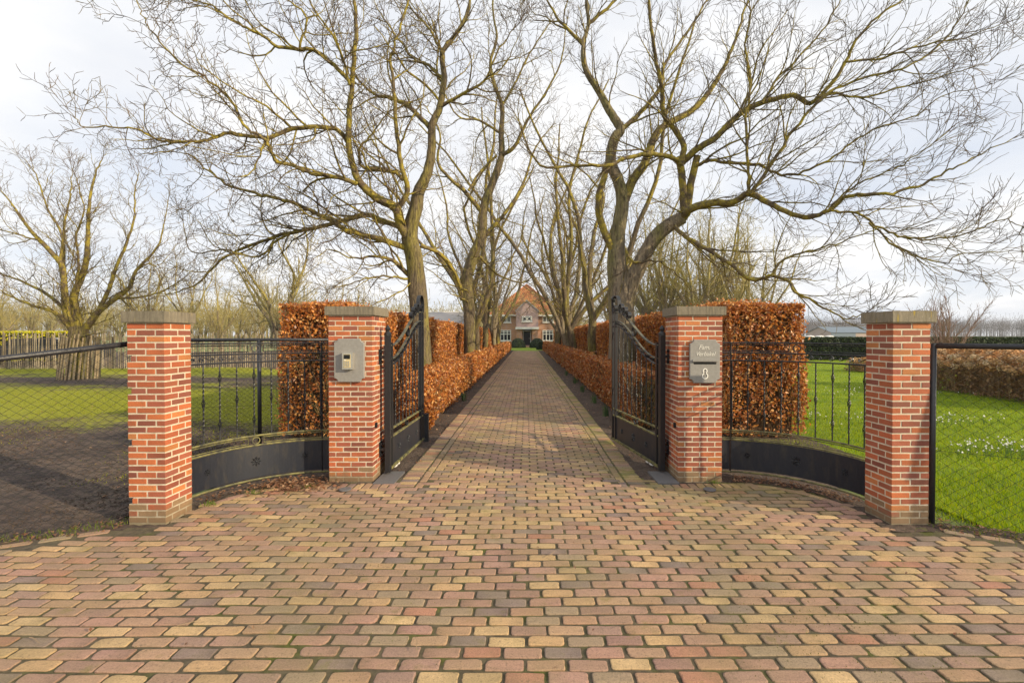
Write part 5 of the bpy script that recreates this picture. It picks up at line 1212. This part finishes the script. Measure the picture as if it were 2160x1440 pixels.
# moss in paving joints, left and right verges
p = dens_pts(26000, -4, 4, 1.9, 9, lambda x, y: (RNG.random(len(x)) < .25+.5*(x > .6))*(np.sin(x*2.1+1)*np.sin(y*1.7)+RNG.normal(0, .3, len(x)) > .35) > 0); p[:, 2] = .002+RNG.uniform(0, .006, len(p))
p = p[[abs(a[0]) < 1.3 or a[1] < arc_edge(abs(a[0])) for a in p]]
blades('joint_moss', p, .006, .003, [(.10, .12, .015), (.14, .15, .02), (.07, .085, .015)], 'small moss tufts in the paving joints', 'moss')
def flowers(name, n, cx_, cy_, rx, ry, label, cat, tall=.14):
    m = MB(); fl = MB()
    for k in range(n):
        x, y = random.gauss(cx_, rx), random.gauss(cy_, ry)
        for _ in range(3):
            d = Vector((random.uniform(-.05, .05), random.uniform(-.05, .05), tall*random.uniform(.7, 1.2))); q = random.uniform(0, PI); s = Vector((math.cos(q), math.sin(q), 0))*.004; b = Vector((x, y, -.02)); m.add([b-s, b+s, b+d], [(0, 1, 2)], (.12, .20, .05))
        c = Vector((x+random.uniform(-.02, .02), y, tall*random.uniform(.8, 1.1)))
        for _ in range(3):
            q = random.uniform(0, 6.3); e = Vector((math.cos(q)*.012, math.sin(q)*.012, -.026)); s = Vector((-math.sin(q), math.cos(q), 0))*.009; fl.add([c, c+e*.6-s, c+e, c+e*.6+s], [(0, 1, 2, 3)], (.85, .85, .82))
    t = tag(empty(name), label, cat, kind='stuff'); m.build('leaves', M_grass, t, kind='stuff', col=True); fl.build('petals', M_leaf, t, kind='stuff', col=True)
flowers('snowdrops', 150, 6.7, 6.4, .62, .24, 'patch of white snowdrops in the lawn behind the right wire fence', 'flowers')
flowers('snowdrops', 90, 7.2, 8.6, .8, .3, 'sparse snowdrops further back on the lawn right of the end pillar', 'flowers')
flowers('snowdrops', 60, 9.0, 12.5, 1.4, .6, 'scattered snowdrops in the middle of the lawn', 'flowers')
flowers('snowdrops', 40, 5.2, 9.3, .5, .5, 'few snowdrops beside the tall right beech hedge', 'flowers')
# bulb leaves along the right bed, one clump each
for i, (x, y) in enumerate(((1.52, 7.6), (1.60, 9.4), (1.62, 11.2), (1.60, 13.4), (1.66, 16), (1.62, 19), (-1.55, 11.6), (1.66, 8.3))):
    m = MB()
    for k in range(26):
        q = random.uniform(0, 2*PI); d = Vector((math.cos(q)*random.uniform(.02, .09), math.sin(q)*random.uniform(.02, .09), random.uniform(.14, .28))); b = Vector((random.gauss(0, .03), random.gauss(0, .03), 0)); s = Vector((-math.sin(q), math.cos(q), 0))*.006; mid = b+d*.55+Vector((0, 0, .03))
        m.add([b-s, b+s, mid+s*.9, mid-s*.9, b+d], [(0, 1, 2, 3), (3, 2, 4)], random.choice([(.09, .16, .05), (.12, .20, .06), (.06, .12, .05)]))
    o = m.build('bulb_leaves', M_grass, col=True); o.location = (x, y, -.01)
    tag(o, ('tuft of green daffodil leaves in the bed below the left low hedge' if x < 0 else 'tuft of green daffodil leaves in the soil strip below the right low hedge'), 'plant', 'tufts of daffodil leaves along the drive' if x > 0 else None)
# clods of bare soil in the yard
n = 26000; x = -3.6-RNG.random(n)**1.3*13; y = 3.4*(4.2**RNG.random(n)); k_ = (x > -y*1.15-1) & (y > 4.3-.6*(-x-3.4)) & (y < 7.6+.8*np.sin(x*1.3)); x, y = x[k_], y[k_]; n = len(x)
r_ = RNG.uniform(.006, .020, n)*np.clip(y/6, .8, 2); q_ = RNG.uniform(0, 6.28, n); V = np.stack([np.stack([x+r_*np.cos(q_+a_), y+r_*np.sin(q_+a_), np.full(n, -.026)], 1) for a_ in (0, 2.1, 4.2)]+[np.stack([x, y, -.02+r_*.8], 1)], 1).reshape(-1, 3)
T_ = (np.arange(n)*4)[:, None, None]+np.array([[0, 1, 3], [1, 2, 3], [2, 0, 3]])[None]; o = link('soil_clods', arr_mesh('soil_clods', V, T_.reshape(-1, 3), M_soil)); tag(o, 'small clods of bare dark soil in the trampled yard', 'soil', kind='stuff')
# fallen leaves
def litter(n, fn, label, size=.045, name='fallen_leaves'):
    pos = np.array([fn() for _ in range(n)]); V, T, c = leaf_cloud(pos, np.tile([0, 0, 1.], (n, 1)), np.full(n, size), [(.36, .19, .10), (.28, .13, .065), (.44, .27, .15), (.20, .10, .055)], flat=2.0); o = link(name, arr_mesh(name, V, T, M_leaf, c)); tag(o, label, 'leaf litter', kind='stuff')
def arcpt(s, r0, r1):
    q = random.uniform(.25, 1.5); r = random.uniform(r0, r1); return (s*(2.2+r*math.cos(q)), 4.25+r*math.sin(q), .012+random.uniform(0, .012))
litter(520, lambda: (random.gauss(-2.45, .22), random.gauss(5.0, .13), .018+random.uniform(0, .02)), 'drift of brown leaves below the left curved iron panel')
litter(420, lambda: arcpt(1, .86, 1.08), 'brown leaves caught below the right curved iron panel', .032)
litter(180, lambda: arcpt(-1, .84, 1.05), 'brown leaves along the soil strip of the left iron panel', .035)
litter(700, lambda: (random.choice((-1, 1))*random.uniform(1.33, 1.8), random.uniform(5.5, 30), .008), 'small brown leaves on the soil beside the drive', .04)
litter(60, lambda: (random.uniform(-3.4, 3.4), random.uniform(2.2, 5), .024), 'scattered small dry leaves on the brick apron', .022)
litter(900, lambda: (-random.uniform(3.6, 14), random.uniform(4.2, 16), -.010), 'dry leaves scattered over the muddy yard', .04)
litter(500, lambda: (lambda a: (a, 3.75-.55*(abs(a)-3.5)+random.uniform(.05, .4), .004))(random.choice((-1, 1))*random.uniform(3.4, 5.5)), 'brown leaves along the foot of the wire fences', .04)
p = np.array([(s*(x), 3.95-.58*(x-3.5)+RNG.normal(0, .09), 0.) for s, x in [(random.choice((-1, 1)), random.uniform(3.4, 5.4)) for _ in range(1500)]]); blades('verge_grass', p, .035, .003, [(.12, .17, .02), (.17, .20, .03)], 'thin grass at the foot of the wire fences')
for i, (x, y) in enumerate(((-2.28, 4.90), (-2.75, 4.72), (-2.95, 4.40), (2.02, 5.06))):
    m = MB()
    for k in range(40):
        q = random.uniform(0, 2*PI); b = Vector((random.gauss(0, .035), random.gauss(0, .02), 0)); d = Vector((math.cos(q)*.03, math.sin(q)*.03, random.uniform(.02, .05))); s = Vector((-math.sin(q), math.cos(q), 0))*.003; m.add([b-s, b+s, b+d], [(0, 1, 2)], random.choice([(.14, .22, .03), (.18, .26, .04)]))
    o = m.build('grass_tuft', M_grass, col=True); o.location = (x, y, .015)
    tag(o, ['small green weed tuft in the joints before the intercom pillar', 'small green weed below the middle of the left iron panel', 'small green weed beside the muddy yard end pillar', 'small green weed at the foot of the letterbox pillar'][i], 'weed')
# a few twigs lying on the paving
for i, (x, y, q) in enumerate(((-1.9, 2.55, .4), (-2.6, 2.45, .1), (.15, 3.35, .8), (-.55, 2.35, 2.2), (2.45, 3.75, .3), (-2.25, 3.9, 1.1))):
    m = MB(); pts = [Vector((0, 0, 0))]; d = Vector((math.cos(q), math.sin(q), 0))
    for _ in range(5): d = (d+Vector((random.uniform(-.4, .4), random.uniform(-.4, .4), 0))).normalized(); pts.append(pts[-1]+d*.022)
    m.tube(pts, [.0025, .0022, .002, .0018, .0015, .001], 4); o = m.build('fallen_twig', M_stick); o.location = (x, y, .024)
    tag(o, ['dry twig on the paving in front of the intercom pillar, nearer the photo edge', 'dry twig on the paving at the bottom left corner area', 'dry twig lying alone in the centre of the brick apron', 'dry twig on the paving just left of centre at the front', 'dry twig lying on mossy bricks before the right curved panel', 'dry twig lying on bricks before the left curved panel'][i], 'twig', 'dry twigs lying on the paving')

# ---------------------------------------------------------------- thin winter haze
m = MB(); m.box(-1400, 1400, -30, 760, -1.05, 30); M_haze = bpy.data.materials.new('haze'); M_haze.use_nodes = True; t_ = M_haze.node_tree
t_.nodes.remove(t_.nodes['Principled BSDF']); v_ = t_.nodes.new('ShaderNodeVolumePrincipled'); v_.inputs['Density'].default_value = .00022; v_.inputs['Color'].default_value = (.86, .91, 1, 1)
t_.links.new(v_.outputs[0], t_.nodes['Material Output'].inputs['Volume']); o = m.build('haze', M_haze); tag(o, 'thin pale winter haze over the fields', 'haze', kind='stuff')
